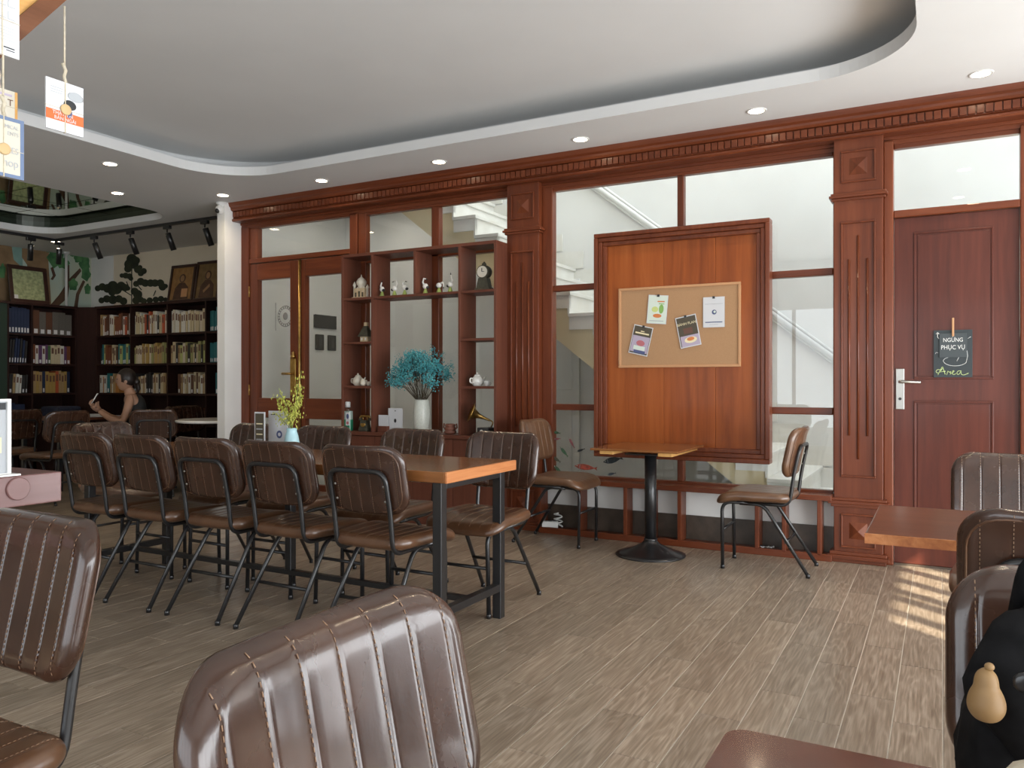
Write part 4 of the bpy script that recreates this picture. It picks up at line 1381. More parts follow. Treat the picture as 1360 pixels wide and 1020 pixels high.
def menu(px0, px1, pyt, y, label, m, blue):
    a, b_ = at_y(px0, pyt, y), at_y(px1, pyt, y)
    t = thing('menu_card', label, 'menu card', ((a.x + b_.x) / 2, y, .7505))
    w_, h = b_.x - a.x, a.z - .7505
    MB().box(-w_ / 2, w_ / 2, -.003, .003, .012, h, bev=.001).build('card', PAPER, t)
    MB().box(-w_ / 2 - .004, w_ / 2 + .004, -.025, .025, 0, .012, bev=.003).build('foot', CLEAR if blue else SHELF, t)
    if blue:
        o = MB().lathe([(.010, 0), (.021, 0)], 18, cap=False).build('emblem', INK['blue'], t, (.012, -.0036, h * .42), fix=False); o.rotation_euler = (R(90), 0, 0)
        MB().box(-.05, -.02, -.0036, -.003, h * .9, h * .92).build('print', DARK, t)
    else:
        MB().box(-w_ / 2 + .006, w_ / 2 - .006, -.0034, -.003, .02, h - .008).build('print', INK['olive'], t)
        for k in range(4): MB().box(-w_ * .3, w_ * .3, -.004, -.0034, h * (.3 + .13 * k), h * (.33 + .13 * k)).build('print', INK['cream'] if k % 2 else INK['grey'], t)
    return t


menu(338.5, 352, 547, 3.06, 'narrow dark printed menu card on the long table', PAPER, False)
menu(357, 382, 545.5, 3.14, 'white menu card with blue round emblem beside the yellow flowers', PAPER, True)

# ================================================================== wooden rack with hanging book cards, left edge
rk = thing('card_rack', 'wooden rack with shelf plank and slanted beam at the left edge', 'rack', (0, 0, 0))
RX = -1.96
pe = at_x(82, 626, RX)
SH = pe.z
SHEENW = wood('rose_sheen_plank', (.13, .062, .056), (.165, .082, .076), (.20, .105, .098), 'y', .25, .5)  # window sheen painted in as the plank's rose tone
MB().box(RX - .22, RX, .15, pe.y, SH - .075, SH, bev=.003).build('shelf_plank', SHEENW, rk)
pg = at_x(23.5, 649, RX)
o = MB().lathe([(.028, -.02), (.028, .004), (.026, .006), (0, .006)], 28, smooth=False).build('peg', SHEENW, rk, (RX, pg.y, pg.z)); o.rotation_euler = (0, R(90), 0)
for y in (.30, .86):
    MB().box(RX - .15, RX - .09, y - .03, y + .03, 0, SH - .075, bev=.004).build('post', RACKW, rk)
MB().box(RX - .15, RX - .09, .83, .89, SH, 1.66, bev=.004).build('post', RACKW, rk)
BXX = -1.9
e0, e1 = at_x(25, 56, BXX), at_x(84, 4, BXX)
dv = (e1 - e0).normalized()
nv = Vector((0, -dv.z, dv.y))
bm0 = e0 - dv * .42
bm1 = e1 + dv * .02
hw_ = .0
vsb = []
for p in (bm0, bm1):
    for sx in (-.09, 0):
        for h in (0, .036): vsb.append((p.x + sx, *(p + nv * h)[1:]))
MB().add(vsb, [(0, 1, 3, 2), (4, 6, 7, 5), (0, 4, 5, 1), (2, 3, 7, 6), (0, 2, 6, 4), (1, 5, 7, 3)]).build('slanted_beam', RACKW, rk)
vs2 = []
for p in (bm0, bm1):
    for sx in (-.09, -.012):
        for h in (.036, .058): vs2.append((p.x + sx, *(p + nv * h)[1:]))
MB().add(vs2, [(0, 1, 3, 2), (4, 6, 7, 5), (0, 4, 5, 1), (2, 3, 7, 6), (0, 2, 6, 4), (1, 5, 7, 3)]).build('lit_beam_strip', BATTEN, rk)  # paler strip, paints the lit face of the beam
STR = noisy('cotton_string', (.46, .40, .29), (.56, .50, .39), 90, .9)
WOODB = mat('wood_slice', (.55, .38, .19), .7)
ORG = mat('orange_band', (.72, .13, .03), .6)
BLUEF = mat('blue_border', (.12, .17, .28), .6)
CRM = mat('cream_cover', (.56, .52, .43), .6)


def card(px0, pt_, px1, pb, X, label, base, builder, top_px, button=True, attach=None):
    """card hanging in the plane X, seen face on from +X; px corners: left-top and right-bottom"""
    a = at_x(px0, pt_, X); c_ = at_x(px1, pb, X)
    w_ = c_.y - a.y
    h = a.z - c_.z
    t = thing('hanging_card', label, 'book card', (X, (a.y + c_.y) / 2, c_.z), group='hanging book cards')
    t.rotation_euler = (0, 0, R(90))
    # local: x = along world +Y, -y = towards +X
    MB().box(-w_ / 2, w_ / 2, -.002, .002, 0, h).build('cover', base, t)
    builder(t, w_, h)
    MB().box(-w_ / 2 - .001, w_ / 2 + .001, -.0034, .0034, h * .45, h * .458).build('cross_string', STR, t)
    MB().box(-.0012, .0012, -.0036, .0036, -.001, h + .001).build('tie_string', STR, t)
    MB().tube([(0, 0, h), (0, 0, attach - c_.z)], .0022, 6).build('hanging_string', STR, t)
    MB().tube([(-.005, 0, h + .045), (.003, 0, h + .03), (.0, .002, h + .015), (.003, 0, h + .0)], .004, 6).build('knot', STR, t)
    if button:
        o = MB().lathe([(.013, 0), (.013, .004), (.011, .005), (0, .005)], 16).build('wood_button', WOODB, t, (0, -.003, h * .45)); o.rotation_euler = (R(90), 0, 0)
    return t


def q_(t, m, x0, x1, z0, z1, nm='print', dy=.0026):
    MB().box(x0, x1, -dy, -.0015, z0, z1).build(nm, m, t)


def c1(t, w_, h):
    q_(t, ORG, -w_ / 2, w_ / 2, h * .20, h * .40, 'orange_band')
    text('THẬT TẠI', .0115, PAPER, t, (-.006, -.003, h * .345), (R(90), 0, 0), ext=.0002)
    text('BẢN NGÃI', .0115, PAPER, t, (.0, -.003, h * .25), (R(90), 0, 0), ext=.0002)
    MB().ell((.012, -.0024, h * .57), .016, .0008, .012).build('print', DARK, t)
    MB().ell((.010, -.0024, h * .40), .008, .0010, .012).build('print', INK['blue'], t)
    MB().ell((.026, -.0024, h * .76), .020, .0006, .012).build('print', INK['grey'], t)
    for k in range(3): q_(t, INK['grey'], -w_ * .38, -.006, h * (.74 + .05 * k), h * (.752 + .05 * k))


def c2(t, w_, h):
    for i in range(2):
        for j in range(3):
            q_(t, INK['grey'], w_ * (-.1 + .27 * i), w_ * (-.1 + .27 * i) + .016, h * (.48 + .16 * j), h * (.48 + .16 * j) + .0012)
            q_(t, INK['grey'], w_ * (-.1 + .27 * i), w_ * (-.1 + .27 * i) + .0012, h * (.48 + .16 * j), h * (.48 + .16 * j) + .018)
    for k in range(5): q_(t, INK['grey'], -w_ * .1, w_ * .35, h * (.2 + .04 * k), h * (.204 + .04 * k))
    q_(t, DARK, w_ * .05, w_ * .36, h * .10, h * .115); q_(t, DARK, w_ * .12, w_ * .36, h * .07, h * .08)


def c3(t, w_, h):
    q_(t, BATTEN, w_ / 2 - .006, w_ / 2, 0, h)
    q_(t, INK['lilac'], -w_ * .3, w_ * .35, h * .80, h * .87)
    text('T', .022, INK['brown'], t, (w_ * .3, -.003, h * .58), (R(90), 0, 0), ext=.0002)


def c4(t, w_, h):
    e = .008
    for r_ in ((-w_ / 2, w_ / 2, 0, e), (-w_ / 2, w_ / 2, h - e, h), (w_ / 2 - e, w_ / 2, e, h - e), (-w_ / 2, -w_ / 2 + e, e, h - e)): q_(t, BLUEF, *r_, nm='border')
    for s_, z, sz in (('MICAL', .84, .0125), ('ENTS', .73, .0125), ('IES', .45, .02), ('hop', .24, .026)):
        text(s_, sz, INK['grey'], t, (w_ / 2 - .012, -.003, h * z), (R(90), 0, 0), align='RIGHT', ext=.0002, xs=.85)


card(60.5, 101, 110, 183, -1.86, 'white book card with orange band hanging on string', PAPER, c1, 85, attach=at_x(85, 8, -1.86).z)
card(-22, -42, 25, 80, -1.84, 'pale blue gridded card hanging topmost at the left edge', PAPER, c2, 0, False, attach=2.15)
card(-28, 108, 22.5, 163, -1.93, 'cream card with tan edge behind the blue-bordered card', CRM, c3, 0, False, attach=2.0)
card(-24, 146, 31, 240, -1.84, 'blue-bordered book card with wooden button at the left edge', CRM, c4, 0, attach=2.05)
# acrylic frame standing on the rack
fr = thing('acrylic_frame', 'white-edged upright menu frame standing on the wooden rack', 'frame', (RX - .03, at_x(12.5, 580, RX - .03).y - .06, SH + .0005))
fr.rotation_euler = (0, 0, R(90))
hh = at_x(12, 530, RX - .03).z - SH
q0 = MB()
for r_ in ((-.06, .06, .0, .006), (-.06, .06, hh - .006, hh), (-.06, -.052, .006, hh - .006), (.052, .06, .006, hh - .006)): q0.box(r_[0], r_[1], -.008, .008, r_[2], r_[3])
q0.build('edge', WHITE, fr)
MB().box(-.052, .052, -.002, .002, .006, hh - .006).build('sheet', INK['grey'], fr)
q_(fr, DARK, -.05, .05, hh * .86, hh * .95, dy=.003); q_(fr, INK['cream'], -.05, .04, hh * .3, hh * .5, dy=.003); q_(fr, INK['lilac'], -.05, .03, hh * .12, hh * .26, dy=.003)
MB().box(-.07, .07, -.03, .03, 0, .004).build('foot', WHITE, fr)
# ================================================================== black bag on the nearest chair, plush toy, cream cap
NYL = noisy('black_nylon', (.004, .004, .0045), (.009, .009, .010), 40, .85, 4, .25, spec=.15)
bg = thing('backpack', 'black nylon bag sitting on the nearest right-hand chair', 'bag', (.185, 1.135, .468), R(4))
bm = bmesh.new()
bmesh.ops.create_cube(bm, size=1)
bmesh.ops.subdivide_edges(bm, edges=bm.edges[:], cuts=7, use_grid_fill=True)
for v in bm.verts:
    x, y, z = v.co
    q = max(abs(x), abs(y), abs(z)) * 2
    l = (abs(2 * x) ** 4 + abs(2 * y) ** 4 + abs(2 * z) ** 4) ** .25
    p = Vector((x, y, z)) * (q / l if l else 1)
    top = max(p.z, 0) * 2
    wz = math.sin(p.x * 17 + p.z * 9) * .006 + math.sin(p.z * 31 + p.y * 14) * .004
    v.co = Vector((p.x * (.33 - .08 * top) + wz, p.y * (.19 - .05 * top) + wz, (p.z + .5) * .40))
me = bpy.data.meshes.new('bag_body'); bm.to_mesh(me); bm.free()
me.materials.append(NYL)
for p in me.polygons: p.use_smooth = True
link(bpy.data.objects.new('bag_body', me), bg)
MB().tube(fillet([(-.10, .02, .37), (-.09, .0, .45), (.09, .0, .45), (.10, .02, .37)], .06), .012, 8).build('grab_handle', NYL, bg)
MB().box(-.12, .12, -.115, -.075, .03, .20, bev=.02).build('front_pocket', NYL, bg)
fl_ = MB()
fl_.ell((0, -.075, .30), .165, .045, .115, seg=24, rings=16)
for i, v in enumerate(fl_.v):
    fl_.v[i] = (v[0] + .006 * math.sin(v[2] * 60), v[1] + .05 * max(0, (v[2] - .30)) / .115, v[2] + .012 * math.sin(v[0] * 30))
fl_.build('flap', NYL, bg)
o = MB().lathe([(.011, 0), (.011, .004), (.008, .006), (0, .006)], 16).build('snap_button', BLACK, bg, (-.115, -.117, .33)); o.rotation_euler = (R(90), 0, 0)
PLU = noisy('tan_vinyl', (.24, .14, .055), (.28, .17, .07), 12, .6)
tz = thing('toy_figure', 'tan pear-shaped toy charm hanging on the black bag', 'toy', (.043, 1.0, .752), R(20))
tz.scale = (.56, .56, .56)
MB().lathe([(0, 0), (.022, .004), (.034, .022), (.035, .04), (.028, .06), (.022, .068), (.022, .08), (.018, .095), (.006, .104), (0, .105)], 18).build('body', PLU, tz).modifiers.new('round', 'SUBSURF').levels = 2
MB().ell((.004, -.004, .108), .009, .009, .008).build('knob', PLU, tz)
CRC = noisy('cream_fabric', (.50, .44, .33), (.58, .52, .41), 60, .9, 4, .3)
cc = thing('folded_cloth', 'folded cream cloth cap in front of the black bag', 'cap', (.115, .845, .752))
cc.location = (.115, .79, .7505)
b = MB()
b.ell((0, 0, .028), .075, .055, .028).ell((.01, .01, .055), .06, .045, .026)
b.build('crown', CRC, cc)
MB().ell((-.02, -.02, .012), .085, .06, .010).build('brim', CRC, cc)

# ================================================================== ceiling camera on the white wall end
cv = thing('dome_camera', 'small white security camera on top of the white wall end', 'camera', (-5.905, 5.2, 2.70))
MB().lathe([(.05, .1), (.05, .085), (.03, .07), (.03, .06)], 16).build('mount', WHITE, cv)
MB().ell((0, -.02, .03), .04, .04, .042).build('housing', WHITE, cv)
MB().ell((0, -.045, .015), .024, .022, .024).build('lens', CAVE, cv)

# ================================================================== library
YF, YB = 6.40, 6.69
RXV = [at_y(q, 450, YF).x for q in (128, 173, 222, 273)] + [-6.87, -6.2]
ZL = [.10, .25, .613, .977, 1.341, 1.706, 2.065]
bc = thing('bookcase', 'dark wooden bookcase along the cream library wall', 'bookcase', (0, 0, 0))
MB().box(RXV[0] - .01, -5.965, YB - .01, YB, 0, 2.065).build('back_panel', LIBW, bc)
for x in RXV + [-5.98]: MB().box(x - .012, x + .012, YF, YB - .01, 0, 2.065, bev=.002).build('upright', LIBW, bc)
for z in ZL[1:6]:
    for a, b_ in zip(RXV, RXV[1:] + [-5.98]): MB().box(a + .012, b_ - .012, YF + .004, YB - .01, z - .012, z + .012).build('shelf_board', LIBW, bc)
MB().box(RXV[0] - .02, -5.965, YF - .015, YB, 2.065, 2.095, bev=.003).build('top_board', LIBW, bc)
XF = -9.80
YV = [at_x(q, 450, XF).y for q in (11, 43, 101)]
bl = thing('bookcase', 'dark wooden bookcase on the far left wall', 'bookcase', (0, 0, 0))
MB().box(-10.095, -10.08, YV[0] - .2, YV[2] + .01, 0, 2.065).build('back_panel', LIBW, bl)
for y in YV: MB().box(-10.08, XF, y - .012, y + .012, 0, 2.065, bev=.002).build('upright', LIBW, bl)
for z in ZL[1:6]:
    for a, b_ in zip(YV, YV[1:]): MB().box(-10.08, XF - .004, a + .012, b_ - .012, z - .012, z + .012).build('shelf_board', LIBW, bl)
MB().box(-10.095, XF + .015, YV[0] - .2, YV[2] + .02, 2.065, 2.095, bev=.003).build('top_board', LIBW, bl)
GRN = mat('dark_green_panel', (.015, .035, .022), .6)
MB().box(-10.08, XF, YV[0] - .2, YV[0] - .013, 0, 2.065).build('side_panel', GRN, bl)
kp = [(XF, YV[2] + .012), (RXV[0] - .012, YF), (RXV[0] - .012, YB), (-10.09, YB), (-10.09, YV[2] + .012)]
ko = MB().prism(kp, 'z', 0, 2.09).build('corner_cabinet', LIBW)
tag(ko, 'dark red wooden corner panel joining the two bookcases', 'cabinet')

bcol = dict(navy=(.012, .022, .06), grey=(.10, .095, .085), brown=(.09, .035, .018), rust=(.16, .05, .02), cream=(.50, .43, .28), ivory=(.55, .50, .40), tan=(.36, .25, .12), olive=(.28, .28, .11),
            white=(.58, .58, .54), red=(.42, .08, .03), orange=(.40, .17, .04), teal=(.012, .13, .15), green=(.05, .12, .04), black=(.02, .018, .018), ochre=(.38, .25, .07), plum=(.10, .04, .11), lime=(.40, .44, .16))
PAGES = mat('book_pages', (.55, .48, .36), .8)
bmesh_by = {}


def book_mesh(col):
    if col in bmesh_by: return bmesh_by[col]
    cm = noisy('cover_' + col, tuple(q * .8 for q in bcol[col]), tuple(min(1, q * 1.15) for q in bcol[col]), 30, .55)
    b = MB()
    # unit book: x thickness, y depth (spine at -y), z height
    b.box(-.5, -.42, -.5, .5, 0, 1, 0).box(.42, .5, -.5, .5, 0, 1, 0).box(-.42, .42, -.5, -.46, 0, 1, 0)
    b.box(-.42, .42, -.46, .47, .02, .98, 1)
    if col in ('navy', 'grey', 'brown', 'rust', 'teal', 'black', 'plum', 'green'): b.box(-.28, .28, -.504, -.499, .04, .22, 2)
    else: b.box(-.3, .3, -.504, -.499, .55, .85, 3)
    o = b.build('book', [cm, PAGES, PAPER, INK['brown']], None, fix=False)
    bmesh_by[col] = o.data
    bpy.data.objects.remove(o)
    return bmesh_by[col]


rb = random.Random(11)


seen = {}
ORD = ['first', 'second', 'third', 'fourth', 'fifth', 'sixth', 'seventh', 'eighth', 'ninth', 'tenth', 'eleventh', 'twelfth', 'thirteenth', 'fourteenth', 'fifteenth', 'sixteenth', 'seventeenth', 'eighteenth']


def put_book(x, y, z, w_, d, h, rz, col, label, group, tilt=0):
    o = bpy.data.objects.new('book', book_mesh(col))
    COL.objects.link(o)
    o.location = (x, y, z)
    o.rotation_euler = (0, tilt, rz)
    o.scale = (w_, d, h)
    n = seen[label] = seen.get(label, -1) + 1
    tag(o, f'{ORD[n]} ' + label.replace(' book ', ' book from left '), 'book', group)


def row_back(b0, b1, z, pal, hmean, where, fill=1.0, seed=0, start=0.0):
    x = RXV[b0] + .02 + start if False else b0 + .02 + start
    while x < b0 + (b1 - b0) * fill - .045:
        col = rb.choice(pal)
        w_ = rb.uniform(.022, .046); h = hmean * rb.uniform(.86, 1.1); d = rb.uniform(.14, .17)
        put_book(x + w_ / 2, YF + .03 + d / 2 + rb.uniform(0, .02), z + .0125, w_, d, min(h, .33), 0, col, f'{col} book {where}', 'books in the back bookcase')
        x += w_ + .0015


P_ = dict(a=['brown', 'rust', 'brown', 'white', 'green', 'red', 'red', 'tan'], b=['cream', 'black', 'ivory', 'white', 'red', 'tan', 'cream'], c=['ivory', 'cream', 'cream', 'white', 'tan', 'ivory'], d=['teal'],
          e=['brown', 'teal', 'cream', 'lime', 'black', 'rust'], f=['cream', 'tan', 'ochre', 'ivory', 'olive'], g=['lime', 'cream', 'olive', 'ivory', 'tan', 'black'], h=['white', 'teal', 'orange', 'tan'], i=['ivory', 'black', 'cream', 'tan'], j=['cream', 'tan', 'brown', 'white'])
EX = RXV + [-5.98]
bays = ['leftmost bay', 'second bay', 'third bay', 'fourth bay', 'hidden bay']
rows = {5: ('top shelf', .255), 4: ('second shelf', .235), 3: ('third shelf', .235), 2: ('fourth shelf', .18)}
plan = {5: ['a', 'b', 'c', 'd'], 4: ['e', 'f', 'g', 'd'], 3: ['h', 'i', 'j', 'd'], 2: [None, None, 'a', None]}
for r_, pals in plan.items():
    for k, p in enumerate(pals):
        if p is None: continue
        sh_, hm = rows[r_]
        b0, b1 = EX[k], EX[k + 1]
        fill = {(3, 0): .62, (3, 1): 1.0, (2, 2): 1.0}.get((r_, k), 1.0)
        start = {(3, 2): .12, (2, 2): .32, (3, 3): .10}.get((r_, k), .005)
        if k == 3: b1 = b0 + .33
        row_back(b0, b1, ZL[r_], P_[p], hm, f'on {sh_}, {bays[k]} of back bookcase', fill, start=start)


def row_left(y0, y1, z, pal, hmean, wr, where, fill=1.0, tilt=0):
    y = y0 + .02
    while y < y0 + (y1 - y0) * fill - wr[1] - .01:
        col = pal[0] if len(pal) == 1 else rb.choice(pal)
        w_ = rb.uniform(*wr); h = hmean * rb.uniform(.93, 1.05); d = .16
        put_book(XF - .03 - d / 2, y + w_ / 2, z + .0125 + (.002 if tilt else 0), w_, d, h, PI / 2, col, f'{col} book {where}', 'books in the left bookcase', tilt)
        y += w_ + .0015 + (.006 if tilt else 0)


row_left(YV[0], YV[1], ZL[5], ['navy'], .30, (.032, .038), 'in top narrow bay of left bookcase')
row_left(YV[1], YV[2], ZL[5], ['grey', 'grey', 'grey', 'grey', 'brown'], .285, (.078, .086), 'on top wide shelf of left bookcase')
row_left(YV[0], YV[1], ZL[4], ['navy', 'black', 'navy'], .29, (.020, .026), 'in second narrow bay of left bookcase', .95, R(4))
row_left(YV[1], YV[2], ZL[4], ['cream', 'rust', 'white', 'plum', 'plum', 'green', 'white'], .235, (.03, .05), 'on second wide shelf of left bookcase', .97)
row_left(YV[0], YV[1], ZL[3], ['white', 'black', 'tan'], .23, (.02, .04), 'in third narrow bay of left bookcase', .95, R(3))
row_left(YV[1], YV[2], ZL[3], ['tan', 'ochre', 'tan', 'red', 'navy'], .27, (.03, .045), 'on third wide shelf of left bookcase', .95)
row_left(YV[0], YV[1], ZL[2], ['navy'], .24, (.03, .04), 'in lowest narrow bay of left bookcase', .8)
row_left(YV[1], YV[2], ZL[2], ['red', 'green', 'ochre', 'teal'], .16, (.03, .06), 'on lowest wide shelf of left bookcase', .6)

# picture frames leaning on the bookcase tops
FRD = mat('dark_picture_frame', (.035, .012, .008), .35)


def picture(corners_px, plane, axis, label, inner, builder, name='picture_frame'):
    f = at_x if axis == 'x' else at_y
    bl_, br, tl = [f(px, py, plane) for px, py in corners_px]
    t = thing(name, label, 'picture', bl_)
    wv = br - bl_
    w_ = wv.length if axis == 'x' else (br.x - bl_.x)
    h = tl.z - bl_.z
    if axis == 'x':
        t.rotation_euler = (R(-9), 0, R(90))
    else:
        t.rotation_euler = (R(-9), 0, 0)
    e = inner
    b = MB()
    for r_ in ((0, w_, 0, e), (0, w_, h - e, h), (0, e, e, h - e), (w_ - e, w_, e, h - e)): b.box(r_[0], r_[1], -.022, .0, r_[2], r_[3], bev=.004)
    b.build('frame', FRD, t)
    builder(t, w_, h, e)
    t.location.z = 2.0955
    return t


MAPG = noisy('sage_map_print', (.20, .24, .12), (.36, .40, .22), 30, .6)
GOLD = noisy('icon_gold_ground', (.24, .12, .035), (.33, .18, .06), 14, .5)
OCH = noisy('icon_dark_gold_ground', (.14, .085, .03), (.21, .13, .05), 14, .5)
ROBE = noisy('icon_brown_robe', (.055, .024, .014), (.09, .04, .022), 14, .6)
SKINI = mat('icon_face', (.30, .17, .08), .6)


def mapb(t, w_, h, e):
    MB().box(e, w_ - e, -.012, -.002, e, h - e).build('map_print', MAPG, t)
    MB().box(e, e + .05, -.013, -.011, e, e + .05).build('caption', PAPER, t)


def icon(ground):
    def f(t, w_, h, e):
        MB().box(e, w_ - e, -.010, -.002, e, h - e).build('panel', ground, t)
        c = w_ / 2
        MB().prism([(c - w_ * .30, e + .005), (c + w_ * .30, e + .005), (c + w_ * .26, h * .40), (c + w_ * .1, h * .52), (c - w_ * .1, h * .52), (c - w_ * .26, h * .38)], 'y', -.0125, -.0105).build('robe', ROBE, t)
        MB().ell((c, -.0115, h * .64), w_ * .125, .0016, h * .115).build('hair', ROBE, t)
        MB().ell((c, -.013, h * .635), w_ * .08, .0012, h * .085).build('face', SKINI, t)
        if ground is GOLD: MB().box(c + w_ * .02, c + w_ * .26, -.0145, -.0125, h * .14, h * .36).build('open_book', CORKF, t)
        else: MB().prism([(c - .1 * w_, h * .2), (c + .12 * w_, h * .35), (c + .1 * w_, h * .42), (c - .14 * w_, h * .26)], 'y', -.014, -.0125).build('sleeve', SKINI, t)
    return f


picture(((13, 402), (65, 404), (10, 350)), -9.93, 'x', 'dark framed sage green map leaning on the left bookcase', .05, mapb)
picture(((223, 402), (256, 401), (225, 351)), 6.56, 'y', 'dark framed icon on gold ground with open book, left of two', .035, icon(GOLD))
picture(((257, 401), (290, 400), (259, 347)), 6.56, 'y', 'dark framed icon on darker ground beside the white wall end', .035, icon(OCH))

# ---- painted tree mural on the left wall
MX = -10.097
mu = thing('wall_mural', 'painted mural of trees on the wall above the left bookcase', 'mural', (0, 0, 0))
PB = noisy('mural_ground', (.50, .50, .34), (.42, .52, .46), 1.4, .75)
PT = noisy('mural_trunk', (.17, .105, .05), (.27, .17, .085), 5, .75)
PT2 = noisy('mural_dark_trunk', (.07, .035, .02), (.12, .065, .035), 6, .75)
PG = noisy('mural_leaf', (.035, .12, .045), (.09, .24, .085), 9, .75)
PTE = noisy('mural_teal', (.14, .25, .22), (.22, .36, .32), 3, .75)


def mp_(px, py): q = at_x(px, py, MX); return (q.y, q.z)


lay = [0]


def paint(nm, pts, m):
    lay[0] += .0004
    b = MB(); b.prism([mp_(*p) for p in pts], 'x', MX, MX + .0015 + lay[0]); b.build(nm, m, mu)


def blob(nm, px, py, rx, ry, m, n=14):
    lay[0] += .00015
    pts = []
    for k in range(n):
        a = 2 * PI * k / n
        q = 1 + .16 * math.sin(5 * a + px)
        pts.append((px + rx * q * math.cos(a), py + ry * q * math.sin(a)))
    MB().prism([mp_(*p) for p in pts], 'x', MX, MX + .0015 + lay[0]).build(nm, m, mu)


paint('ground', [(-160, 250), (121, 322), (121, 420), (-160, 420)], PB)
paint('sky_patch', [(-20, 318), (30, 322), (30, 408), (-20, 408)], PTE)
paint('trunk', [(-2, 316), (14, 318), (18, 345), (28, 354), (20, 406), (-2, 406)], PT)
paint('trunk', [(29, 321), (66, 327), (64, 345), (68, 406), (34, 406), (36, 352), (29, 342)], PT)
paint('trunk', [(66, 406), (78, 392), (86, 380), (88, 350), (92, 352), (92, 370), (106, 356), (108, 360), (92, 380), (90, 395), (76, 408)], PT2)
paint('trunk', [(98, 408), (101, 390), (110, 372), (113, 374), (105, 392), (103, 408)], PT2)
paint('branch', [(70, 354), (74, 366), (70, 372), (67, 371), (70, 366), (67, 356)], PT2)
for (px, py, rx, ry) in ((74, 342, 11, 13), (84, 350, 8, 7), (98, 333, 7, 8), (108, 335, 8, 10), (112, 350, 7, 10), (104, 343, 6, 6), (97, 378, 6, 8), (114, 364, 6, 9), (116, 384, 4, 7), (66, 330, 6, 6), (3, 360, 4, 10)):
    blob('foliage', px, py, rx, ry, PG)
# ---- dark plant painted on the back wall
dp = thing('plant_wall_decal', 'dark green plant silhouette on the cream wall above the bookcase', 'decal', (0, 0, 0))
DG = noisy('dark_plant_paint', (.016, .022, .012), (.035, .042, .02), 8, .8)
DY = 6.693


def wp_(px, py): q = at_y(px, py, DY); return (q.x, q.z)


lz = 0
for nm, ch in (('leaf_cluster', [(175, 344, 7), (172, 351, 7), (178, 351, 6), (170, 357, 5), (181, 346, 5)]), ('leaf_cluster', [(183, 358, 5), (187, 363, 4), (191, 360, 4), (186, 355, 3)]),
               ('leaf_cluster', [(162, 366, 3), (167, 366, 4), (172, 367, 4), (174, 370, 3)]), ('leaf_cluster', [(130, 383, 4), (136, 381, 5), (143, 383, 6), (150, 380, 7), (155, 384, 7), (161, 380, 6), (166, 382, 5), (149, 388, 5), (170, 383, 3)]),
               ('leaf_cluster', [(135, 399, 4), (142, 397, 5), (150, 398, 6), (158, 397, 5), (164, 400, 5)]), ('leaf_cluster', [(181, 377, 4), (187, 374, 5), (193, 376, 5), (200, 376, 5), (206, 376, 5), (213, 376, 5), (216, 381, 5), (220, 380, 3)]),
               ('leaf_cluster', [(179, 387, 5), (183, 391, 6), (181, 399, 5), (187, 398, 4)]), ('leaf_cluster', [(191, 400, 4), (199, 399, 4), (207, 398, 4), (214, 397, 4), (220, 398, 3)])):
    b = MB()
    for (px, py, r_) in ch:
        lz += .00008
        b.prism([wp_(px + r_ * math.cos(2 * PI * k / 14), py + r_ * math.sin(2 * PI * k / 14)) for k in range(14)], 'y', DY - .001 - lz, DY)
    b.build(nm, DG, dp)
b = MB()
for pts in ([(175, 404), (175, 350)], [(174, 392), (166, 387)], [(172, 383), (168, 374)], [(188, 385), (184, 380)], [(204, 393), (207, 386)]):
    b.tube([(wp_(*p)[0], DY - .002, wp_(*p)[1]) for p in pts], .006, 5)
b.build('stalk', DG, dp)
# ---- white wall camera on a conduit
cdt = thing('conduit_camera', 'white camera on a vertical conduit in front of the mural', 'camera', at_x(88, 402, -9.95))
zt = at_x(88, 336, -9.95).z - cdt.location.z
MB().tube([(0, 0, -.05), (0, 0, zt)], .016, 8).build('conduit', WHITE, cdt)
MB().box(-.05, .05, -.05, .05, zt, zt + .09, bev=.01).build('housing', WHITE, cdt)
MB().ell((.05, -.03, zt + .01), .04, .04, .04).build('lens_ball', WHITE, cdt)
# ---- white plaster pier beside the mural
sbox('wall_pier', 'grey white pier in the library corner above the bookcases', 'wall', [(-10.1, at_y(150, 370, 6.69).x, 6.694, 6.7, 2.095, ZC)], WALL)

# ================================================================== track lights
tk = thing('track_rail', 'black ceiling light track running around the mirrored tray', 'track', (0, 0, 0))
TY, TX = 5.60, -9.12
MB().box(TX, -5.97, TY - .018, TY + .018, ZC - .03, ZC - .0005, bev=.002).build('rail', BLACK, tk)
MB().box(TX - .018, TX + .018, 2.2, TY + .018, ZC - .03, ZC - .0005, bev=.002).build('rail', BLACK, tk)
tl = thing('track_spotlight', '', 'spotlight', (0, 0, 0), group='black track spotlights')
MB().box(-.05, .05, -.018, .018, -.035, 0, bev=.003).build('adapter', BLACK, tl)
MB().tube([(0, 0, -.035), (0, 0, -.07)], .008, 6).build('stem', BLACK, tl)
o = MB().lathe([(.03, -.2), (.03, -.02), (.025, -.015)], 16).build('barrel', BLACK, tl, (0, 0, -.06)); o.rotation_euler = (R(18), R(-8), 0)
o2 = MB().lathe([(0, -.199), (.026, -.199)], 16, cap=False).build('lens', CAVE, o)
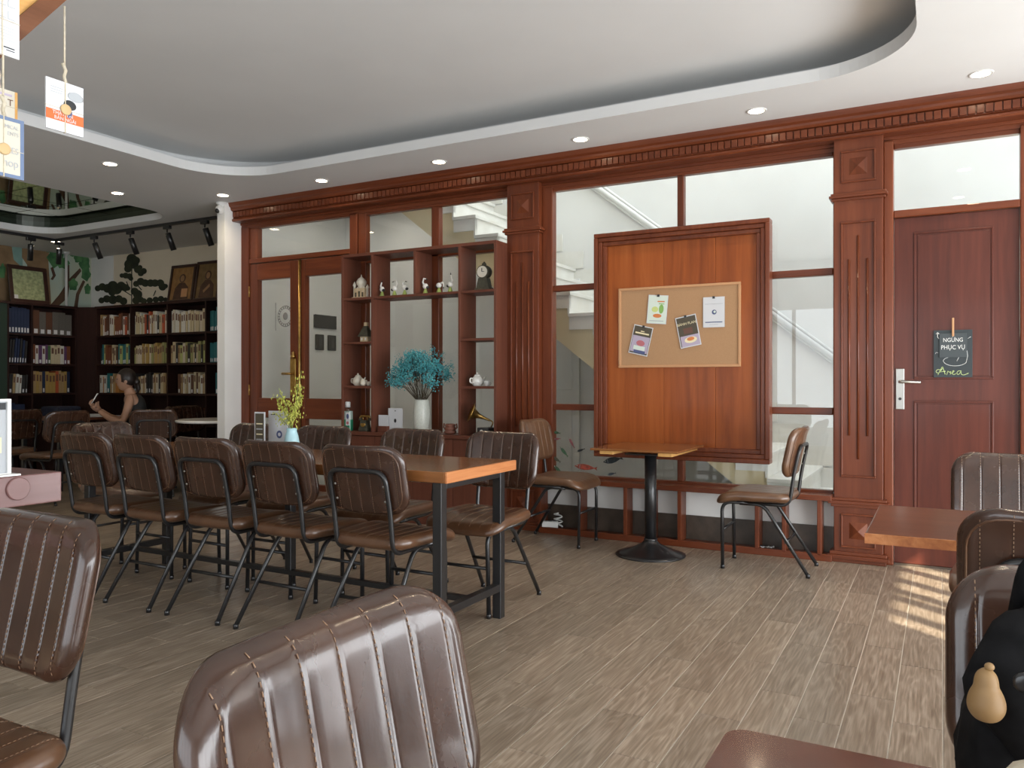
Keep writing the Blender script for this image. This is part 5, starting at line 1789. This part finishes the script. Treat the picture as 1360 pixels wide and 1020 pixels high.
for i, (x, y, rz, lb) in enumerate(((at_y(125, 310, TY).x, TY, 0, 'in front of the pier'), (at_y(173, 300, TY).x, TY, 0, 'above the wall plant'), (at_y(222, 290, TY).x, TY, 0, 'above the framed icons'), (at_y(272, 285, TY).x, TY, 0, 'nearest the white wall end'),
                                    (TX, at_x(41, 310, TX).y, PI / 2, 'above the framed map'), (TX, at_x(79, 315, TX).y, PI / 2, 'in the corner before the mural tree'))):
    q = tl if i == 0 else copy_tree(tl)
    q.location = (x, y, ZC - .03); q.rotation_euler = (0, 0, rz)
    q['label'] = 'black cylinder track spotlight ' + lb

# ================================================================== library tables
lt = thing('library_table', 'dark reading table in front of the seated woman', 'table', (-8.25, 5.3, 0))
MB().box(-.42, .35, -.42, .42, .725, .75, bev=.004).build('table_top', TABLER, lt)
for x in (-.35, .28):
    for y in (-.36, .36): MB().box(x - .02, x + .02, y - .02, y + .02, 0, .725).build('leg', BLACK, lt)
for k, (x, y, rz) in enumerate(((-8.06, 5.5, .2), (-8.35, 5.45, -.3))):
    o = MB().box(-.12, .12, -.16, .16, 0, .004 + .012 * k, bev=.001).build('paper_stack', PAPER, None, (x, y, .7505)); o.rotation_euler.z = rz
    tag(o, ('thin white papers' if k == 0 else 'thicker white papers') + ' on the reading table before the woman', 'papers', 'papers on the reading table')
rw = thing('round_table', 'round white topped table beside the white wall end', 'table', (-6.42, 5.62, 0))
MB().lathe([(.40, .722), (.41, .73), (.41, .745), (.40, .75)], 40).build('table_top', CERW, rw)
MB().lathe([(.03, .02), (.03, .722)], 16).build('column', BLACK, rw)
MB().lathe([(.22, 0), (.22, .012), (.05, .035), (.03, .05)], 28).build('foot', BLACK, rw)
lt2 = thing('library_table', 'dark table between the dim chairs at the left', 'table', (-8.45, 3.4, 0))
MB().box(-.42, .35, -.6, .6, .725, .75, bev=.004).build('table_top', TABLER, lt2)
for x in (-.35, .28):
    for y in (-.53, .53): MB().box(x - .02, x + .02, y - .02, y + .02, 0, .725).build('leg', BLACK, lt2)
DB = noisy('dark_blue_fabric', (.012, .016, .035), (.02, .026, .055), 30, .8)
q = at_x(105, 536, -9.6)
o = MB().box(-.16, .16, -.17, .17, 0, .20, bev=.03).build('blue_cushion', DB, None, (-9.62, q.y - .22, .626))
ob = MB().box(-9.80, -9.45, q.y - .42, q.y - .02, .0, .625, bev=.004).build('low_stand', LIBW)
tag(o, 'dark blue cushion on a low stand before the corner panel', 'cushion'); tag(ob, 'dark low stand before the corner panel carrying a blue cushion', 'stand')

# ================================================================== the seated woman
SKIN = noisy('skin', (.36, .20, .13), (.40, .23, .15), 10, .5)
HAIR = noisy('dark_hair', (.010, .006, .005), (.022, .013, .010), 60, .45)
TOP = noisy('black_top', (.008, .008, .009), (.014, .014, .015), 30, .8)
pw = thing('person', 'woman in black sleeveless top, hair tied back, looking at a phone', 'person', (-7.50, 5.46, 0), R(50))
# local frame: she faces -X
def skin(name, verts, edges, rad, m, parent, sub=2):
    me = bpy.data.meshes.new(name)
    me.from_pydata(verts, edges, [])
    o = bpy.data.objects.new(name, me)
    COL.objects.link(o)
    md = o.modifiers.new('s', 'SKIN')
    md.use_smooth_shade = True
    for i, r in enumerate(rad):
        me.skin_vertices[0].data[i].radius = r if isinstance(r, tuple) else (r, r)
    me.skin_vertices[0].data[0].use_root = True
    o.modifiers.new('d', 'SUBSURF').levels = sub
    bpy.context.view_layer.update()
    nm = bpy.data.meshes.new_from_object(o.evaluated_get(bpy.context.evaluated_depsgraph_get()))
    bpy.data.objects.remove(o)
    nm.materials.clear(); nm.materials.append(m)
    for p in nm.polygons: p.use_smooth = True
    nm.name = name
    return nm


bv = [(.02, 0, .52), (.02, 0, .66), (0, 0, .80), (-.02, 0, .92), (-.04, 0, .985), (-.055, 0, 1.03), (-.075, 0, 1.075),    # 0-6 spine, neck
      (-.03, -.15, .955), (-.06, -.20, .83), (-.10, -.20, .71), (-.22, -.17, .745), (-.335, -.10, .83),                   # 7-11 near arm
      (-.03, .15, .955), (-.08, .20, .83), (-.14, .19, .72), (-.25, .12, .755), (-.335, .02, .835),                        # 12-16 far arm
      (-.10, -.09, .50), (-.44, -.10, .50), (-.42, -.10, .10), (-.52, -.10, .05),                                          # 17-20 near leg
      (-.10, .09, .50), (-.44, .10, .50), (-.42, .10, .10), (-.52, .10, .05)]
be = [(0, 1), (1, 2), (2, 3), (3, 4), (4, 5), (5, 6), (3, 7), (7, 8), (8, 9), (9, 10), (10, 11), (3, 12), (12, 13), (13, 14), (14, 15), (15, 16), (0, 17), (17, 18), (18, 19), (19, 20), (0, 21), (21, 22), (22, 23), (23, 24)]
br_ = [(.12, .15), (.10, .125), (.095, .13), (.085, .13), (.06, .075), .05, .05, .052, .042, .036, .033, .024, .052, .042, .036, .033, .024, .085, .062, .045, .035, .085, .062, .045, .035]
body = skin('body', bv, be, br_, SKIN, pw)
# head with face joined to the body mesh
bm = bmesh.new(); bm.from_mesh(body)
hd = MB()
HCX, HCZ = -.095, 1.145
hd.ell((HCX, 0, HCZ), .088, .072, .112, seg=24, rings=18)
for i, v in enumerate(hd.v):
    x, y, z = v[0] - HCX, v[1], v[2] - HCZ
    if x < 0 and z < 0: x *= .92; y *= 1 - .45 * min(1, -z / .112)
    if x < -.055 and abs(y) < .016: x -= .018 * max(0, 1 - abs(z + .012) / .028)          # nose
    if x < -.05 and abs(y) < .03: x -= .006 * max(0, 1 - abs(z + .052) / .014)             # lips
    if x < -.05 and .012 < abs(y) < .045: x += .008 * max(0, 1 - abs(z - .012) / .018)     # eye sockets
    if z < -.085: x -= .008                                                                # chin
    hd.v[i] = (x + HCX, y, z + HCZ)
for s_ in (-1, 1): hd.ell((HCX + .012, s_ * .072, HCZ - .01), .018, .008, .028, seg=10, rings=8)
# hands: palm, four unequal bent fingers and a thumb closing on the phone
def hand(wr, s_):
    w0 = Vector(wr)
    hd.tube([w0, w0 + Vector((-.03, s_ * .004, .03)), w0 + Vector((-.055, s_ * .008, .055))], .022, 10, rr=[.022, .030, .026])
    for k, (L, off) in enumerate(((.058, -.024), (.066, -.008), (.062, .008), (.05, .022))):
        p = w0 + Vector((-.05 - .006 * abs(k - 1.5), off, .05))
        hd.tube([p, p + Vector((-.02, 0, L * .45)), p + Vector((-.012, -s_ * .004, L * .8)), p + Vector((.004, -s_ * .006, L))], .0085, 8, rr=[.009, .0085, .0075, .006])
    p = w0 + Vector((-.015, -s_ * .026, .03))
    hd.tube([p, p + Vector((-.004, -s_ * .012, .03)), p + Vector((.0, s_ * .004, .055))], .009, 8, rr=[.011, .010, .007])


hand((-.335, -.10, .83), 1)
hand((-.335, .02, .835), -1)
bb = len(bm.verts)
nvv = [bm.verts.new(v) for v in hd.v]
for f in hd.f:
    try: q = bm.faces.new([nvv[i] for i in f]); q.smooth = True
    except Exception: pass
body2 = bpy.data.meshes.new('body'); bm.to_mesh(body2); bm.free()
body2.materials.append(SKIN)
link(bpy.data.objects.new('body', body2), pw)
tv_ = [(.02, 0, .50), (.02, 0, .66), (0, 0, .80), (-.005, 0, .91), (-.015, 0, .99), (-.01, -.115, .965), (-.01, .115, .965)]
tm = skin('top', tv_, [(0, 1), (1, 2), (2, 3), (3, 4), (3, 5), (3, 6)], [(.135, .165), (.12, .145), (.125, .165), (.135, .17), (.10, .11), .085, .085], TOP, pw)
link(bpy.data.objects.new('top', tm), pw)
lv = [(.02, 0, .52), (-.10, -.09, .50), (-.44, -.10, .50), (-.42, -.10, .12), (-.10, .09, .50), (-.44, .10, .50), (-.42, .10, .12)]
tm = skin('trousers', lv, [(0, 1), (1, 2), (2, 3), (0, 4), (4, 5), (5, 6)], [(.135, .165), .098, .078, .06, .098, .078, .06], TOP, pw)
link(bpy.data.objects.new('trousers', tm), pw)
hr = MB()
hr.ell((HCX + .016, 0, HCZ + .022), .094, .082, .106, seg=22, rings=16)
for i, v in enumerate(hr.v):
    x, y, z = v
    if x < HCX - .035 and z < HCZ + .06: x = HCX - .035 + (x - HCX + .035) * .1          # hairline opens the face
    if z < HCZ - .02 and x < HCX + .02: x = HCX + .02 + (x - HCX - .02) * .2
    hr.v[i] = (x, y, z)
hr.ell((HCX + .11, 0, HCZ - .02), .034, .034, .038, seg=14, rings=10)
hr.tube([(HCX + .115, 0, HCZ - .03), (HCX + .13, 0, HCZ - .09), (HCX + .12, 0, HCZ - .15)], .02, 8, rr=[.024, .02, .006])
hr.build('hair', HAIR, pw)
ey = MB()
for s_ in (-1, 1): ey.ell((HCX - .071, s_ * .028, HCZ + .010), .008, .011, .006, seg=8, rings=6)
ey.build('eyes', DARK, pw)
sc_ = MB(); sc_.tube([(HCX + .105 + .018 * math.cos(R(a)) * .3, .02 * math.cos(R(a)), HCZ - .02 + .03 * math.sin(R(a))) for a in range(0, 360, 30)], .005, 6, closed=True)
tag(sc_.build('hair_tie', WHITE, pw), 'white hair tie')
pq = Matrix.Rotation(R(50), 3, 'Z') @ Vector((-.40, -.045, .905))
fo = thing('smartphone', 'light smartphone held up by the seated woman', 'phone', (-7.50 + pq.x, 5.46 + pq.y, pq.z))
fo.rotation_euler = (0, R(28), R(50))
MB().box(-.005, .005, -.036, .036, -.02, .115, bev=.003).build('body', WHITE, fo)
MB().box(.0045, .006, -.032, .032, -.015, .11).build('screen', CAVE, fo)
